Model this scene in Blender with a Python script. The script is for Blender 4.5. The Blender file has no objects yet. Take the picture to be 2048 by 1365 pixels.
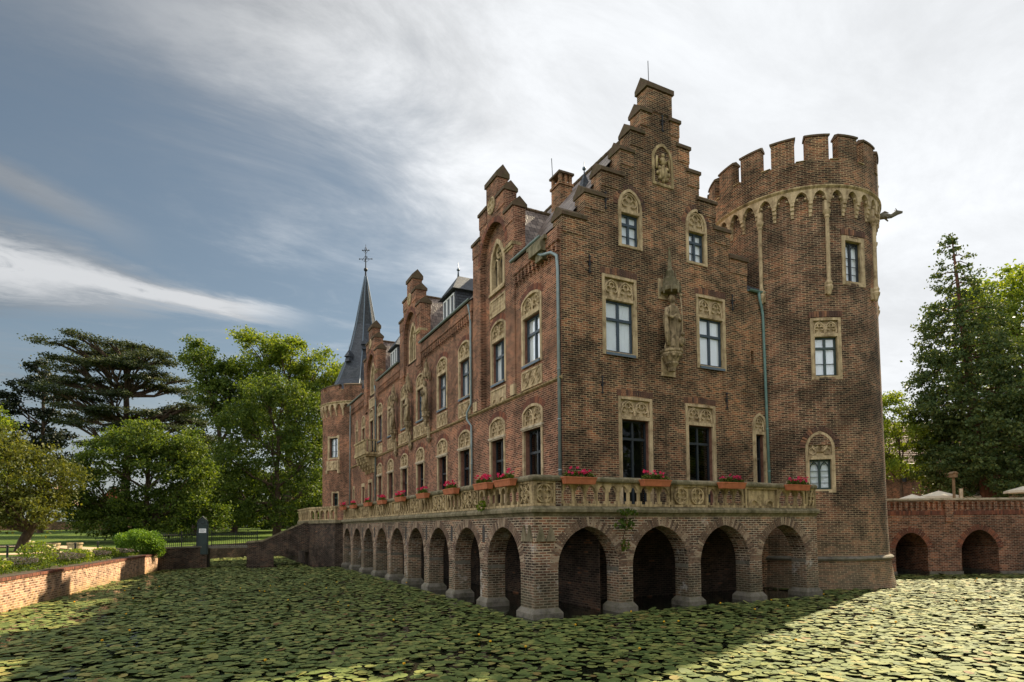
import bpy, bmesh, math, random
import numpy as np
from math import sin, cos, pi, sqrt, radians, atan2, hypot
from mathutils import Vector, Matrix
from mathutils.geometry import tessellate_polygon
random.seed(7)
RNG = np.random.default_rng(11)
scn = bpy.context.scene
col = scn.collection

# ------------------------------------------------------------------ camera
cam_d = bpy.data.cameras.new("camera")
cam = bpy.data.objects.new("camera", cam_d)
col.objects.link(cam)
YAW, PIT, ROL = 0.465561, 0.045190, -0.0080477
_f = Vector((sin(YAW)*cos(PIT), cos(YAW)*cos(PIT), sin(PIT)))
_r = Vector((cos(YAW), -sin(YAW), 0)); _u = _r.cross(_f)
_r2 = cos(ROL)*_r + sin(ROL)*_u; _u2 = -sin(ROL)*_r + cos(ROL)*_u
M = Matrix((_r2, _u2, -_f)).transposed().to_4x4()
M.translation = Vector((0, 0, 2.8))
cam.matrix_world = M
cam_d.sensor_width = 36.0
cam_d.lens = 1209.7/2048*36.0
cam_d.shift_y = (999.7-682.5)/2048.0
cam_d.clip_start = 0.1
cam_d.clip_end = 3000
scn.camera = cam

# ------------------------------------------------------------------ sky and sun
SUN_EL, SUN_AZ = radians(43.5), radians(68.3)      # azimuth clockwise from +Y
w = bpy.data.worlds.new("World"); scn.world = w; w.use_nodes = True
nt = w.node_tree; nt.nodes.clear()
def N(t, **k):
    n = nt.nodes.new(t)
    for a, b in k.items(): setattr(n, a, b)
    return n
out = N('ShaderNodeOutputWorld'); bg = N('ShaderNodeBackground'); bg.inputs[1].default_value = 0.083
sky = N('ShaderNodeTexSky', sky_type='NISHITA'); sky.sun_disc = False
sky.sun_elevation = SUN_EL; sky.sun_rotation = SUN_AZ; sky.air_density = 1.0; sky.dust_density = 1.5; sky.ozone_density = 1.2
L = nt.links.new
tc = N('ShaderNodeTexCoord')
nrm = N('ShaderNodeVectorMath', operation='NORMALIZE'); L(tc.outputs['Generated'], nrm.inputs[0])
def dot(v):
    n = N('ShaderNodeVectorMath', operation='DOT_PRODUCT'); L(nrm.outputs[0], n.inputs[0]); n.inputs[1].default_value = v
    return n.outputs['Value']
def mth(op, a, b=None, c=None, clamp=False):
    n = N('ShaderNodeMath', operation=op); n.use_clamp = clamp
    for i, x in enumerate((a, b, c)):
        if x is None: continue
        if isinstance(x, (int, float)): n.inputs[i].default_value = x
        else: L(x, n.inputs[i])
    return n.outputs[0]
def rng(x, a, b, c=0.0, d=1.0):
    n = N('ShaderNodeMapRange', interpolation_type='SMOOTHSTEP'); L(x, n.inputs[0])
    for i, v in enumerate((a, b, c, d)): n.inputs[i+1].default_value = v
    return n.outputs[0]
def noise(vec, sc, det=6, rough=.6, dist=0.0):
    n = N('ShaderNodeTexNoise'); L(vec, n.inputs['Vector']); n.inputs['Scale'].default_value = sc
    n.inputs['Detail'].default_value = det; n.inputs['Roughness'].default_value = rough; n.inputs['Distortion'].default_value = dist
    return n.outputs['Fac']
# cirrus layer: direction projected on a flat cloud deck
sep = N('ShaderNodeSeparateXYZ'); L(nrm.outputs[0], sep.inputs[0])
zz = mth('ADD', mth('MAXIMUM', sep.outputs[2], 0.0), 0.12)
cx_ = mth('DIVIDE', sep.outputs[0], zz); cy_ = mth('DIVIDE', sep.outputs[1], zz)
cmb = N('ShaderNodeCombineXYZ'); L(cx_, cmb.inputs[0]); L(cy_, cmb.inputs[1])
mp = N('ShaderNodeMapping'); L(cmb.outputs[0], mp.inputs[0]); mp.inputs['Rotation'].default_value = (0, 0, radians(-32)); mp.inputs['Scale'].default_value = (0.75, 1.5, 1)
n_fine = noise(mp.outputs[0], 2.1, 10, .68, .45)
n_big = noise(cmb.outputs[0], .75, 6, .58, .3)
n_wisp = noise(mp.outputs[0], 4.5, 8, .65, .8)
s_up = dot((-0.0695, 0.4357, -0.8974))              # big veil: negative above the band edge
veil = mth('ADD', mth('MULTIPLY', s_up, -1.0), mth('MULTIPLY', mth('SUBTRACT', n_big, .5), .48))
veil = mth('ADD', veil, mth('MULTIPLY', mth('SUBTRACT', n_fine, .5), .34))
sunv = Vector((sin(SUN_AZ)*cos(SUN_EL), cos(SUN_AZ)*cos(SUN_EL), sin(SUN_EL)))
dsun = dot(tuple(sunv)); dh = dot((sin(SUN_AZ), cos(SUN_AZ), 0))
veil = mth('ADD', veil, rng(dh, .45, .85, 0, .35))
m_veil = mth('MULTIPLY', rng(veil, -.03, .30), rng(dh, .08, .38, .42, 1.0))
s_st = dot((-0.0500, 0.3200, -0.9462))              # the long streak over the left trees
a_st = rng(dh, -.05, .42, .066, .014)
st = mth('DIVIDE', mth('ABSOLUTE', mth('ADD', s_st, mth('MULTIPLY', mth('SUBTRACT', n_fine, .5), .07))), a_st)
m_st = mth('MULTIPLY', rng(st, 1.6, .2), rng(n_wisp, .25, .55, .45, 1.0))
m_st = mth('MULTIPLY', m_st, rng(dh, .50, .36))
s_s2 = dot((-0.3058, 0.3416, -0.8887))
st2 = mth('DIVIDE', mth('ABSOLUTE', mth('ADD', s_s2, mth('MULTIPLY', mth('SUBTRACT', n_fine, .5), .05))), .022)
m_s2 = mth('MULTIPLY', rng(st2, 1.3, .1), mth('MULTIPLY', rng(dh, .30, .14), .6))
hz = mth('MULTIPLY', rng(sep.outputs[2], .30, .04), .55)                     # pale low cloud near the horizon
hz = mth('ADD', hz, mth('MULTIPLY', rng(n_wisp, .45, .75), mth('MULTIPLY', rng(sep.outputs[2], .45, .2), .35)))
mask = mth('MAXIMUM', mth('MAXIMUM', mth('MAXIMUM', m_veil, m_st), mth('MAXIMUM', m_s2, hz)), rng(dh, .06, -.14), clamp=True)
# cloud brightness rises toward the sun and with the local thickness
br = rng(dh, .05, .66, 1.6, 4.8)
amp = rng(dh, .40, .80, 1.1, .45)
br = mth('MULTIPLY', br, mth('MULTIPLY_ADD', mth('SUBTRACT', rng(n_big, .30, .62, .78, 1.06), 1.0), amp, 1.0))
br = mth('MULTIPLY', br, mth('MULTIPLY_ADD', mth('SUBTRACT', rng(n_fine, .30, .70, .78, 1.12), 1.0), amp, 1.0))
br = mth('MAXIMUM', br, mth('MULTIPLY', mth('MAXIMUM', m_st, hz), 3.5))
back = rng(dh, .06, -.22, 0, 5.6)  # unseen sky behind the viewer, brightened as added fill on the walls
br = mth('ADD', br, back)
ccol = N('ShaderNodeMix', data_type='RGBA', blend_type='MULTIPLY'); ccol.inputs[0].default_value = 1
cc2 = N('ShaderNodeCombineColor'); L(br, cc2.inputs[0]); L(br, cc2.inputs[1]); L(br, cc2.inputs[2])
L(cc2.outputs[0], ccol.inputs[6]); ccol.inputs[7].default_value = (.975, 1.0, 1.03, 1)
hs = N('ShaderNodeHueSaturation'); hs.inputs['Saturation'].default_value = .72; hs.inputs['Value'].default_value = .45
L(sky.outputs[0], hs.inputs['Color'])
tn = N('ShaderNodeMix', data_type='RGBA', blend_type='MULTIPLY'); tn.inputs[0].default_value = 1; L(hs.outputs[0], tn.inputs[6]); tn.inputs[7].default_value = (.90, 1.0, .98, 1)
mx = N('ShaderNodeMix', data_type='RGBA'); L(mask, mx.inputs[0]); L(tn.outputs[2], mx.inputs[6]); L(ccol.outputs[2], mx.inputs[7])
L(mx.outputs[2], bg.inputs[0]); L(bg.outputs[0], out.inputs[0])

sd = bpy.data.lights.new("sun", 'SUN'); sd.energy = 5.0; sd.angle = radians(.6); sd.color = (1.0, .84, .60)
sun = bpy.data.objects.new("sun", sd); col.objects.link(sun)
sun.rotation_euler = sunv.to_track_quat('Z', 'Y').to_euler(); sun.location = (40, 20, 60)
scn.view_settings.view_transform = 'Standard'; scn.view_settings.look = 'None'
scn.view_settings.exposure = 1.28; scn.view_settings.gamma = 1.0

# ------------------------------------------------------------------ materials
MATS = {}
def newmat(name):
    m = bpy.data.materials.new(name); m.use_nodes = True; MATS[name] = m
    t = m.node_tree; b = t.nodes['Principled BSDF']
    return m, t, b
def nd(t, ty, **k):
    n = t.nodes.new(ty)
    for a, b in k.items(): setattr(n, a, b)
    return n
def ramp(t, fac, stops):
    r = nd(t, 'ShaderNodeValToRGB'); t.links.new(fac, r.inputs[0]); e = r.color_ramp.elements
    while len(e) < len(stops): e.new(.5)
    for i, (p, c) in enumerate(stops): e[i].position = p; e[i].color = (*c, 1)
    return r.outputs[0]
def tnoise(t, vec, sc, det=5, rough=.6):
    n = nd(t, 'ShaderNodeTexNoise'); t.links.new(vec, n.inputs['Vector']); n.inputs['Scale'].default_value = sc
    n.inputs['Detail'].default_value = det; n.inputs['Roughness'].default_value = rough
    return n.outputs['Fac']
def mixc(t, fac, a, b, blend='MIX'):
    n = nd(t, 'ShaderNodeMix', data_type='RGBA', blend_type=blend)
    if isinstance(fac, (int, float)): n.inputs[0].default_value = fac
    else: t.links.new(fac, n.inputs[0])
    for i, x in ((6, a), (7, b)):
        if isinstance(x, tuple): n.inputs[i].default_value = (*x, 1)
        else: t.links.new(x, n.inputs[i])
    return n.outputs[2]
def bump(t, b, h, strength=.4, dist=.02):
    n = nd(t, 'ShaderNodeBump'); n.inputs['Strength'].default_value = strength; n.inputs['Distance'].default_value = dist
    t.links.new(h, n.inputs['Height']); t.links.new(n.outputs[0], b.inputs['Normal'])
def brick(name, c1, c2, mort, dark=(.25, 1.0), warm=.35, w_=.27, h_=.082, ms=.016, low=None, pale=None, odd=(.42, .17, .07)):
    m, t, b = newmat(name); uv = nd(t, 'ShaderNodeTexCoord'); g = nd(t, 'ShaderNodeNewGeometry')
    br = nd(t, 'ShaderNodeTexBrick'); br.offset = .5
    wob = nd(t, 'ShaderNodeTexNoise'); t.links.new(uv.outputs['UV'], wob.inputs['Vector']); wob.inputs['Scale'].default_value = 1.1; wob.inputs['Detail'].default_value = 3
    wv = nd(t, 'ShaderNodeVectorMath', operation='MULTIPLY_ADD'); t.links.new(wob.outputs['Color'], wv.inputs[0]); wv.inputs[1].default_value = (.05, .035, 0); t.links.new(uv.outputs['UV'], wv.inputs[2])
    t.links.new(wv.outputs[0], br.inputs['Vector'])
    br.inputs['Scale'].default_value = 1; br.inputs['Brick Width'].default_value = w_; br.inputs['Row Height'].default_value = h_
    br.inputs['Mortar Size'].default_value = ms; br.inputs['Mortar Smooth'].default_value = .25; br.inputs['Bias'].default_value = -.1
    br.inputs['Color1'].default_value = (0, 0, 0, 1); br.inputs['Color2'].default_value = (1, 1, 1, 1); br.inputs['Mortar'].default_value = (.5, .5, .5, 1)
    base = ramp(t, br.outputs['Color'], [(0, tuple(x*.45 for x in c1)), (.35, c1), (.62, c2), (.86, c2), (1, odd)])
    pos = g.outputs['Position']
    n1 = tnoise(t, pos, .55, 6, .65); n2 = tnoise(t, pos, 2.7, 5, .7); n3 = tnoise(t, pos, .23, 4, .6)
    dk = ramp(t, n1, [(.40, (dark[0],)*3), (.53, (dark[1],)*3), (.68, (1.35, 1.2, 1.05))])
    mpn = nd(t, 'ShaderNodeMapping'); t.links.new(pos, mpn.inputs[0]); mpn.inputs['Scale'].default_value = (1.5, 1.5, .16)
    dk = mixc(t, .55, dk, ramp(t, tnoise(t, mpn.outputs[0], 1.0, 6, .7), [(.36, (.38, .36, .35)), (.52, (1, 1, 1)), (.7, (1.15, 1.1, 1.05))]), 'MULTIPLY')
    colr = mixc(t, .85, base, dk, 'MULTIPLY')
    sp = ramp(t, n2, [(.38, (.42, .40, .38)), (.5, (1, 1, 1)), (.66, (1.4, 1.25, 1.05))])
    colr = mixc(t, .85, colr, sp, 'MULTIPLY')
    wm = ramp(t, n3, [(.52, (0, 0, 0)), (.66, (1, 1, 1))])
    wmix = mixc(t, warm, (0, 0, 0), wm, 'MULTIPLY')
    colr = mixc(t, wmix, colr, mixc(t, .5, colr, odd))
    mc = mixc(t, .8, mort, ramp(t, n2, [(.33, (.42, .40, .38)), (.52, (1, 1, 1)), (.72, (1.2, 1.15, 1.05))]), 'MULTIPLY')
    mc = mixc(t, .6, mc, dk, 'MULTIPLY')
    colr = mixc(t, br.outputs['Fac'], colr, mc)
    if low:      # damp and salts near the water, an actual stain on the stone
        sx = nd(t, 'ShaderNodeSeparateXYZ'); t.links.new(pos, sx.inputs[0])
        ad = nd(t, 'ShaderNodeMath', operation='MULTIPLY_ADD'); t.links.new(n2, ad.inputs[0]); ad.inputs[1].default_value = -1.6; t.links.new(sx.outputs[2], ad.inputs[2])
        lm = nd(t, 'ShaderNodeMapRange'); t.links.new(ad.outputs[0], lm.inputs[0]); lm.inputs[1].default_value = low[0]; lm.inputs[2].default_value = low[1]; lm.inputs[3].default_value = 1; lm.inputs[4].default_value = 0
        colr = mixc(t, lm.outputs[0], colr, mixc(t, low[3] if len(low) > 3 else .72, colr, low[2]))
    if pale:     # lime efflorescence in blotches
        n4 = tnoise(t, pos, 1.3, 7, .75)
        pm = ramp(t, n4, [(.57, (0, 0, 0)), (.66, (1, 1, 1))])
        pm = mixc(t, .55, (0, 0, 0), pm)
        colr = mixc(t, pm, colr, pale)
    t.links.new(colr, b.inputs['Base Color']); b.inputs['Roughness'].default_value = .92
    b.inputs['Specular IOR Level'].default_value = .2
    h = nd(t, 'ShaderNodeMath', operation='SUBTRACT'); t.links.new(n2, h.inputs[0]); t.links.new(br.outputs['Fac'], h.inputs[1])
    bump(t, b, h.outputs[0], .6, .018)
    return m
brick('brick_dark', (.120, .060, .041), (.240, .100, .056), (.45, .34, .20), dark=(.20, 1.0), warm=.9, ms=.0125, odd=(.40, .135, .045))
brick('brick_tower', (.112, .061, .043), (.212, .094, .058), (.43, .325, .205), ms=.0125, dark=(.20, 1.0), warm=.5, low=(-.6, 2.6, (.20, .17, .11), .40), odd=(.26, .12, .06))
brick('brick_red', (.175, .070, .048), (.260, .105, .066), (.48, .31, .20), dark=(.40, 1.0), warm=.4, ms=.013, odd=(.34, .13, .055))
brick('brick_arcade', (.125, .078, .056), (.225, .110, .070), (.44, .36, .26), dark=(.30, 1.0), warm=.3, low=(-.9, .7, (.085, .085, .05)), pale=(.50, .48, .44), ms=.018)
brick('brick_quay', (.40, .21, .13), (.56, .33, .21), (.62, .48, .35), dark=(.75, 1.0), warm=.3, h_=.09, low=(-1.1, -.35, (.30, .22, .05), .6), odd=(.45, .20, .10))
brick('brick_deep', (.045, .028, .022), (.075, .042, .030), (.12, .10, .075))  # deep brown brick with dark mortar
brick('brick_shade', (.030, .020, .015), (.050, .030, .022), (.07, .055, .04))  # near-black brick, shade of the arcade interior put into its colour
brick('brick_bridge', (.16, .06, .035), (.25, .10, .055), (.32, .24, .17), dark=(.45, 1.0), warm=.4, h_=.09, odd=(.40, .17, .06))
def island(name, stops, rough=.85, noise_sc=3.0, bumpy=.3):
    m, t, b = newmat(name); g = nd(t, 'ShaderNodeNewGeometry')
    c = ramp(t, g.outputs['Random Per Island'], stops)
    n = tnoise(t, g.outputs['Position'], noise_sc, 5, .7)
    c = mixc(t, .8, c, ramp(t, n, [(.3, (.5, .48, .46)), (.55, (1, 1, 1)), (.75, (1.2, 1.15, 1.1))]), 'MULTIPLY')
    t.links.new(c, b.inputs['Base Color']); b.inputs['Roughness'].default_value = rough
    if bumpy: bump(t, b, n, bumpy, .03)
    return m
island('brick_loose', [(0, (.06, .035, .026)), (.5, (.13, .062, .040)), (.8, (.19, .09, .055)), (1, (.30, .14, .07))], .92, 5)
island('brick_loose_tan', [(0, (.10, .065, .045)), (.4, (.18, .115, .075)), (.8, (.27, .19, .125)), (1, (.38, .29, .20))], .92, 4)
island('brick_loose_red', [(0, (.10, .04, .025)), (.5, (.17, .06, .035)), (1, (.26, .09, .045))], .92, 5)
def stone(name, c, dark=(.32, .27, .22), sc=2.0, moss=0.0, streak=0.0, rough=.88):
    m, t, b = newmat(name); g = nd(t, 'ShaderNodeNewGeometry'); pos = g.outputs['Position']
    n1 = tnoise(t, pos, sc, 7, .68); n2 = tnoise(t, pos, sc*7, 5, .7)
    cc = ramp(t, n1, [(.30, tuple(a*b_ for a, b_ in zip(c, dark))), (.50, tuple(x*.85 for x in c)), (.68, c), (.85, tuple(min(1, x*1.15) for x in c))])
    cc = mixc(t, .6, cc, ramp(t, n2, [(.3, (.62, .6, .57)), (.55, (1, 1, 1)), (.8, (1.15, 1.12, 1.05))]), 'MULTIPLY')
    if moss:
        n3 = tnoise(t, pos, sc*1.6, 6, .75)
        mm = ramp(t, n3, [(.50-.12*moss, (0, 0, 0)), (.60, (1, 1, 1))])
        cc = mixc(t, mixc(t, moss, (0, 0, 0), mm), cc, (.085, .085, .035))
    if streak:
        mpn = nd(t, 'ShaderNodeMapping'); t.links.new(pos, mpn.inputs[0]); mpn.inputs['Scale'].default_value = (6, 6, .6)
        n4 = tnoise(t, mpn.outputs[0], 1.0, 4, .6)
        cc = mixc(t, streak, cc, ramp(t, n4, [(.42, (.22, .2, .17)), (.58, (1, 1, 1))]), 'MULTIPLY')
    t.links.new(cc, b.inputs['Base Color']); b.inputs['Roughness'].default_value = rough; b.inputs['Specular IOR Level'].default_value = .25
    bump(t, b, n2, .35, .02)
    return m
stone('sandstone', (.63, .48, .29), sc=2.4, streak=.4)
stone('sandstone_dirty', (.58, .44, .24), dark=(.25, .23, .2), sc=3, streak=.6)
stone('stone_mossy', (.30, .25, .16), dark=(.3, .3, .25), sc=1.8, moss=.55, streak=.4)
stone('stone_grey', (.20, .18, .145), dark=(.3, .3, .3), sc=2.2, moss=.4)
stone('cap_brick', (.13, .085, .055), dark=(.4, .38, .35), sc=3.2, moss=.45)
stone('statue_stone', (.46, .35, .21), dark=(.16, .15, .14), sc=5, streak=.7)
stone('stone_red', (.26, .125, .085), sc=2.5)
stone('coping_pale', (.55, .46, .33), sc=3)
stone('render_white', (.78, .78, .75), dark=(.8, .8, .8), sc=.6)
stone('bark', (.11, .075, .05), dark=(.4, .4, .4), sc=3, streak=.5)
stone('bark_red', (.16, .075, .045), dark=(.4, .4, .4), sc=2, streak=.6)
stone('plaster_red', (.40, .12, .07), sc=.8)
stone('gravel', (.50, .38, .25), dark=(.75, .75, .72), sc=.8)
stone('wood', (.24, .16, .09), dark=(.5, .5, .5), sc=4, streak=.4)
stone('soil', (.07, .055, .035), sc=3)
def plain(name, c, rough=.5, metal=0.0, spec=.5, var=.25, sc=4):
    m, t, b = newmat(name); g = nd(t, 'ShaderNodeNewGeometry')
    n = tnoise(t, g.outputs['Position'], sc, 5, .65)
    cc = ramp(t, n, [(.25, tuple(x*(1-var) for x in c)), (.75, tuple(min(1, x*(1+var)) for x in c))])
    t.links.new(cc, b.inputs['Base Color']); b.inputs['Roughness'].default_value = rough; b.inputs['Metallic'].default_value = metal
    b.inputs['Specular IOR Level'].default_value = spec
    return m
plain('zinc', (.20, .25, .25), .5, .3); plain('copper_green', (.13, .22, .20), .6, .1); plain('iron', (.02, .021, .024), .55, .4)
plain('sash_blue', (.030, .050, .070), .4); plain('sash_dark', (.018, .024, .030), .4); plain('sash_green', (.022, .045, .040), .4)
plain('white_paint', (.72, .73, .72), .45, var=.06); plain('lead', (.10, .135, .17), .45, .2)
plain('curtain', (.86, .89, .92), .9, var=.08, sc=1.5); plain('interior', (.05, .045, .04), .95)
plain('terracotta', (.40, .125, .05), .8, var=.3); plain('canvas', (.52, .46, .36), .9, var=.08); plain('bin_green', (.02, .10, .05), .5)
plain('sign_white', (.75, .76, .75), .5, var=.03); plain('sign_dark', (.012, .03, .028), .4); plain('frame_black', (.01, .01, .01), .5)
plain('curtain_warm', (.60, .52, .38), .9, var=.2)
# panes: partly mirror, partly clear
m, t, b = newmat('pane')
t.nodes.remove(b); o_ = t.nodes['Material Output']
gl = nd(t, 'ShaderNodeBsdfGlossy'); gl.inputs['Roughness'].default_value = .03; gl.inputs['Color'].default_value = (.92, .95, 1, 1)
tr = nd(t, 'ShaderNodeBsdfTransparent'); tr.inputs['Color'].default_value = (.95, .97, .98, 1)
g = nd(t, 'ShaderNodeNewGeometry'); n_ = tnoise(t, g.outputs['Position'], 1.3, 2, .5)
bp = nd(t, 'ShaderNodeBump'); bp.inputs['Strength'].default_value = .05; bp.inputs['Distance'].default_value = .03; t.links.new(n_, bp.inputs['Height']); t.links.new(bp.outputs[0], gl.inputs['Normal'])
fz_ = nd(t, 'ShaderNodeLayerWeight'); fz_.inputs['Blend'].default_value = .5
pw_ = nd(t, 'ShaderNodeMath', operation='POWER'); t.links.new(fz_.outputs['Facing'], pw_.inputs[0]); pw_.inputs[1].default_value = 2.0
lw = nd(t, 'ShaderNodeMath', operation='MULTIPLY_ADD'); t.links.new(pw_.outputs[0], lw.inputs[0]); lw.inputs[1].default_value = .7; lw.inputs[2].default_value = .12
ms_ = nd(t, 'ShaderNodeMixShader'); t.links.new(lw.outputs[0], ms_.inputs[0]); t.links.new(tr.outputs[0], ms_.inputs[1]); t.links.new(gl.outputs[0], ms_.inputs[2]); t.links.new(ms_.outputs[0], o_.inputs[0])
m2 = m.copy(); m2.name = 'pane_dark'; MATS['pane_dark'] = m2
for n__ in m2.node_tree.nodes:
    if n__.type == 'MATH' and n__.operation == 'MULTIPLY_ADD': n__.inputs[1].default_value = .30; n__.inputs[2].default_value = .025
    if n__.type == 'BSDF_TRANSPARENT': n__.inputs['Color'].default_value = (.6, .65, .66, 1)
# roofing
def roofing(name, ca, cb, w_=.24, h_=.2, spec=.4):
    m, t, b = newmat(name); uv = nd(t, 'ShaderNodeTexCoord')
    br = nd(t, 'ShaderNodeTexBrick'); br.offset = .5; t.links.new(uv.outputs['UV'], br.inputs['Vector'])
    for k_, v in (('Scale', 1), ('Brick Width', w_), ('Row Height', h_), ('Mortar Size', .014), ('Mortar Smooth', .3), ('Bias', 0)): br.inputs[k_].default_value = v
    br.inputs['Color1'].default_value = (0, 0, 0, 1); br.inputs['Color2'].default_value = (1, 1, 1, 1); br.inputs['Mortar'].default_value = (.5, .5, .5, 1)
    c = ramp(t, br.outputs['Color'], [(0, ca), (1, cb)])
    g = nd(t, 'ShaderNodeNewGeometry'); n = tnoise(t, g.outputs['Position'], 1.1, 6, .7)
    c = mixc(t, .7, c, ramp(t, n, [(.3, (.55, .55, .52)), (.6, (1, 1, 1)), (.8, (1.3, 1.2, 1.05))]), 'MULTIPLY')
    c = mixc(t, br.outputs['Fac'], c, (.02, .02, .022))
    t.links.new(c, b.inputs['Base Color']); b.inputs['Roughness'].default_value = .55; b.inputs['Specular IOR Level'].default_value = spec
    sx = nd(t, 'ShaderNodeSeparateXYZ'); t.links.new(uv.outputs['UV'], sx.inputs[0])
    fr = nd(t, 'ShaderNodeMath', operation='DIVIDE'); t.links.new(sx.outputs[1], fr.inputs[0]); fr.inputs[1].default_value = h_
    f2 = nd(t, 'ShaderNodeMath', operation='FRACT'); t.links.new(fr.outputs[0], f2.inputs[0])
    f3 = nd(t, 'ShaderNodeMath', operation='ADD'); t.links.new(f2.outputs[0], f3.inputs[0]); t.links.new(br.outputs['Fac'], f3.inputs[1])
    f4 = nd(t, 'ShaderNodeMath', operation='MULTIPLY'); t.links.new(f3.outputs[0], f4.inputs[0]); f4.inputs[1].default_value = -1
    bump(t, b, f4.outputs[0], .9, .05)
roofing('roof_tile', (.13, .10, .088), (.34, .28, .24), .30, .33)
roofing('roof_slate', (.035, .042, .055), (.075, .085, .10), .22, .16)
roofing('roof_clay', (.24, .13, .08), (.38, .24, .16), .3, .34)
# foliage
def leafmat(name, stops, trans=.35, rough=.5):
    m, t, b = newmat(name); g = nd(t, 'ShaderNodeNewGeometry')
    c = ramp(t, g.outputs['Random Per Island'], stops)
    n = tnoise(t, g.outputs['Position'], .35, 3, .5)
    c = mixc(t, .6, c, ramp(t, n, [(.35, (.7, .75, .7)), (.65, (1.2, 1.12, .95))]), 'MULTIPLY')
    t.links.new(c, b.inputs['Base Color']); b.inputs['Roughness'].default_value = rough; b.inputs['Specular IOR Level'].default_value = .15
    tl = nd(t, 'ShaderNodeBsdfTranslucent'); t.links.new(mixc(t, 1.0, c, (1.5, 1.35, .45), 'MULTIPLY'), tl.inputs['Color'])
    mxs = nd(t, 'ShaderNodeMixShader'); mxs.inputs[0].default_value = trans
    o_ = t.nodes['Material Output']; t.links.new(b.outputs[0], mxs.inputs[1]); t.links.new(tl.outputs[0], mxs.inputs[2]); t.links.new(mxs.outputs[0], o_.inputs[0])
leafmat('leaf_bright', [(0, (.070, .120, .018)), (.5, (.125, .185, .026)), (1, (.22, .27, .045))], .48)
leafmat('leaf_mid', [(0, (.038, .070, .014)), (.5, (.07, .115, .022)), (1, (.135, .18, .036))], .42)
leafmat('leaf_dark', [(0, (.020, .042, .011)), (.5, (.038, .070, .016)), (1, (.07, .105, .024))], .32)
leafmat('leaf_olive', [(0, (.055, .072, .018)), (.5, (.090, .108, .027)), (1, (.15, .16, .04))], .38)
leafmat('leaf_cedar', [(0, (.028, .042, .026)), (.5, (.050, .072, .044)), (1, (.095, .115, .07))], .22)
leafmat('leaf_pine', [(0, (.012, .020, .012)), (.5, (.022, .034, .020)), (1, (.045, .055, .03))], .12)
leafmat('leaf_sequoia', [(0, (.030, .055, .020)), (.5, (.055, .090, .032)), (1, (.11, .14, .05))], .3)
leafmat('leaf_shrub', [(0, (.06, .13, .015)), (.5, (.10, .19, .025)), (1, (.16, .27, .05))], .45)
leafmat('leaf_lavender', [(0, (.06, .07, .06)), (.55, (.09, .09, .08)), (.8, (.11, .08, .13)), (1, (.18, .13, .22))], .3)
leafmat('petal_pink', [(0, (.55, .02, .10)), (1, (.75, .06, .22))], .3)
leafmat('petal_white', [(0, (.65, .62, .50)), (1, (.85, .82, .75))], .3)
leafmat('petal_yellow', [(0, (.60, .35, .02)), (1, (.80, .55, .05))], .3)
# lily pads
m, t, b = newmat('lily_pad')
g = nd(t, 'ShaderNodeNewGeometry')
oi = nd(t, 'ShaderNodeObjectInfo'); ad = nd(t, 'ShaderNodeMath', operation='ADD'); t.links.new(g.outputs['Random Per Island'], ad.inputs[0]); t.links.new(oi.outputs['Random'], ad.inputs[1])
fr = nd(t, 'ShaderNodeMath', operation='FRACT'); t.links.new(ad.outputs[0], fr.inputs[0])
c = ramp(t, fr.outputs[0], [(0, (.062, .092, .024)), (.35, (.108, .140, .038)), (.7, (.150, .175, .048)), (.93, (.21, .215, .06)), (.985, (.24, .20, .06)), (1, (.15, .08, .03))])
n = tnoise(t, g.outputs['Position'], 9, 5, .7)
c = mixc(t, .6, c, ramp(t, n, [(.3, (.6, .62, .6)), (.6, (1, 1, 1)), (.8, (1.25, 1.2, 1.1))]), 'MULTIPLY')
t.links.new(c, b.inputs['Base Color']); b.inputs['Roughness'].default_value = .68; b.inputs['Specular IOR Level'].default_value = .16
bump(t, b, n, .3, .01)
# water
m, t, b = newmat('water'); b.inputs['Base Color'].default_value = (.008, .011, .006, 1); b.inputs['Roughness'].default_value = .06; b.inputs['Specular IOR Level'].default_value = .5
g = nd(t, 'ShaderNodeNewGeometry'); n = tnoise(t, g.outputs['Position'], 2.5, 4, .6); bump(t, b, n, .12, .05)
# grass ground
m, t, b = newmat('grass_ground'); g = nd(t, 'ShaderNodeNewGeometry'); n = tnoise(t, g.outputs['Position'], .25, 7, .7); n2 = tnoise(t, g.outputs['Position'], 12, 4, .8)
c = ramp(t, n, [(.3, (.035, .065, .014)), (.55, (.075, .115, .022)), (.75, (.13, .15, .035))])
c = mixc(t, .8, c, ramp(t, n2, [(.3, (.5, .5, .5)), (.7, (1.3, 1.3, 1.2))]), 'MULTIPLY')
t.links.new(c, b.inputs['Base Color']); b.inputs['Roughness'].default_value = .95; b.inputs['Specular IOR Level'].default_value = .08; bump(t, b, n2, .8, .05)

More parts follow.
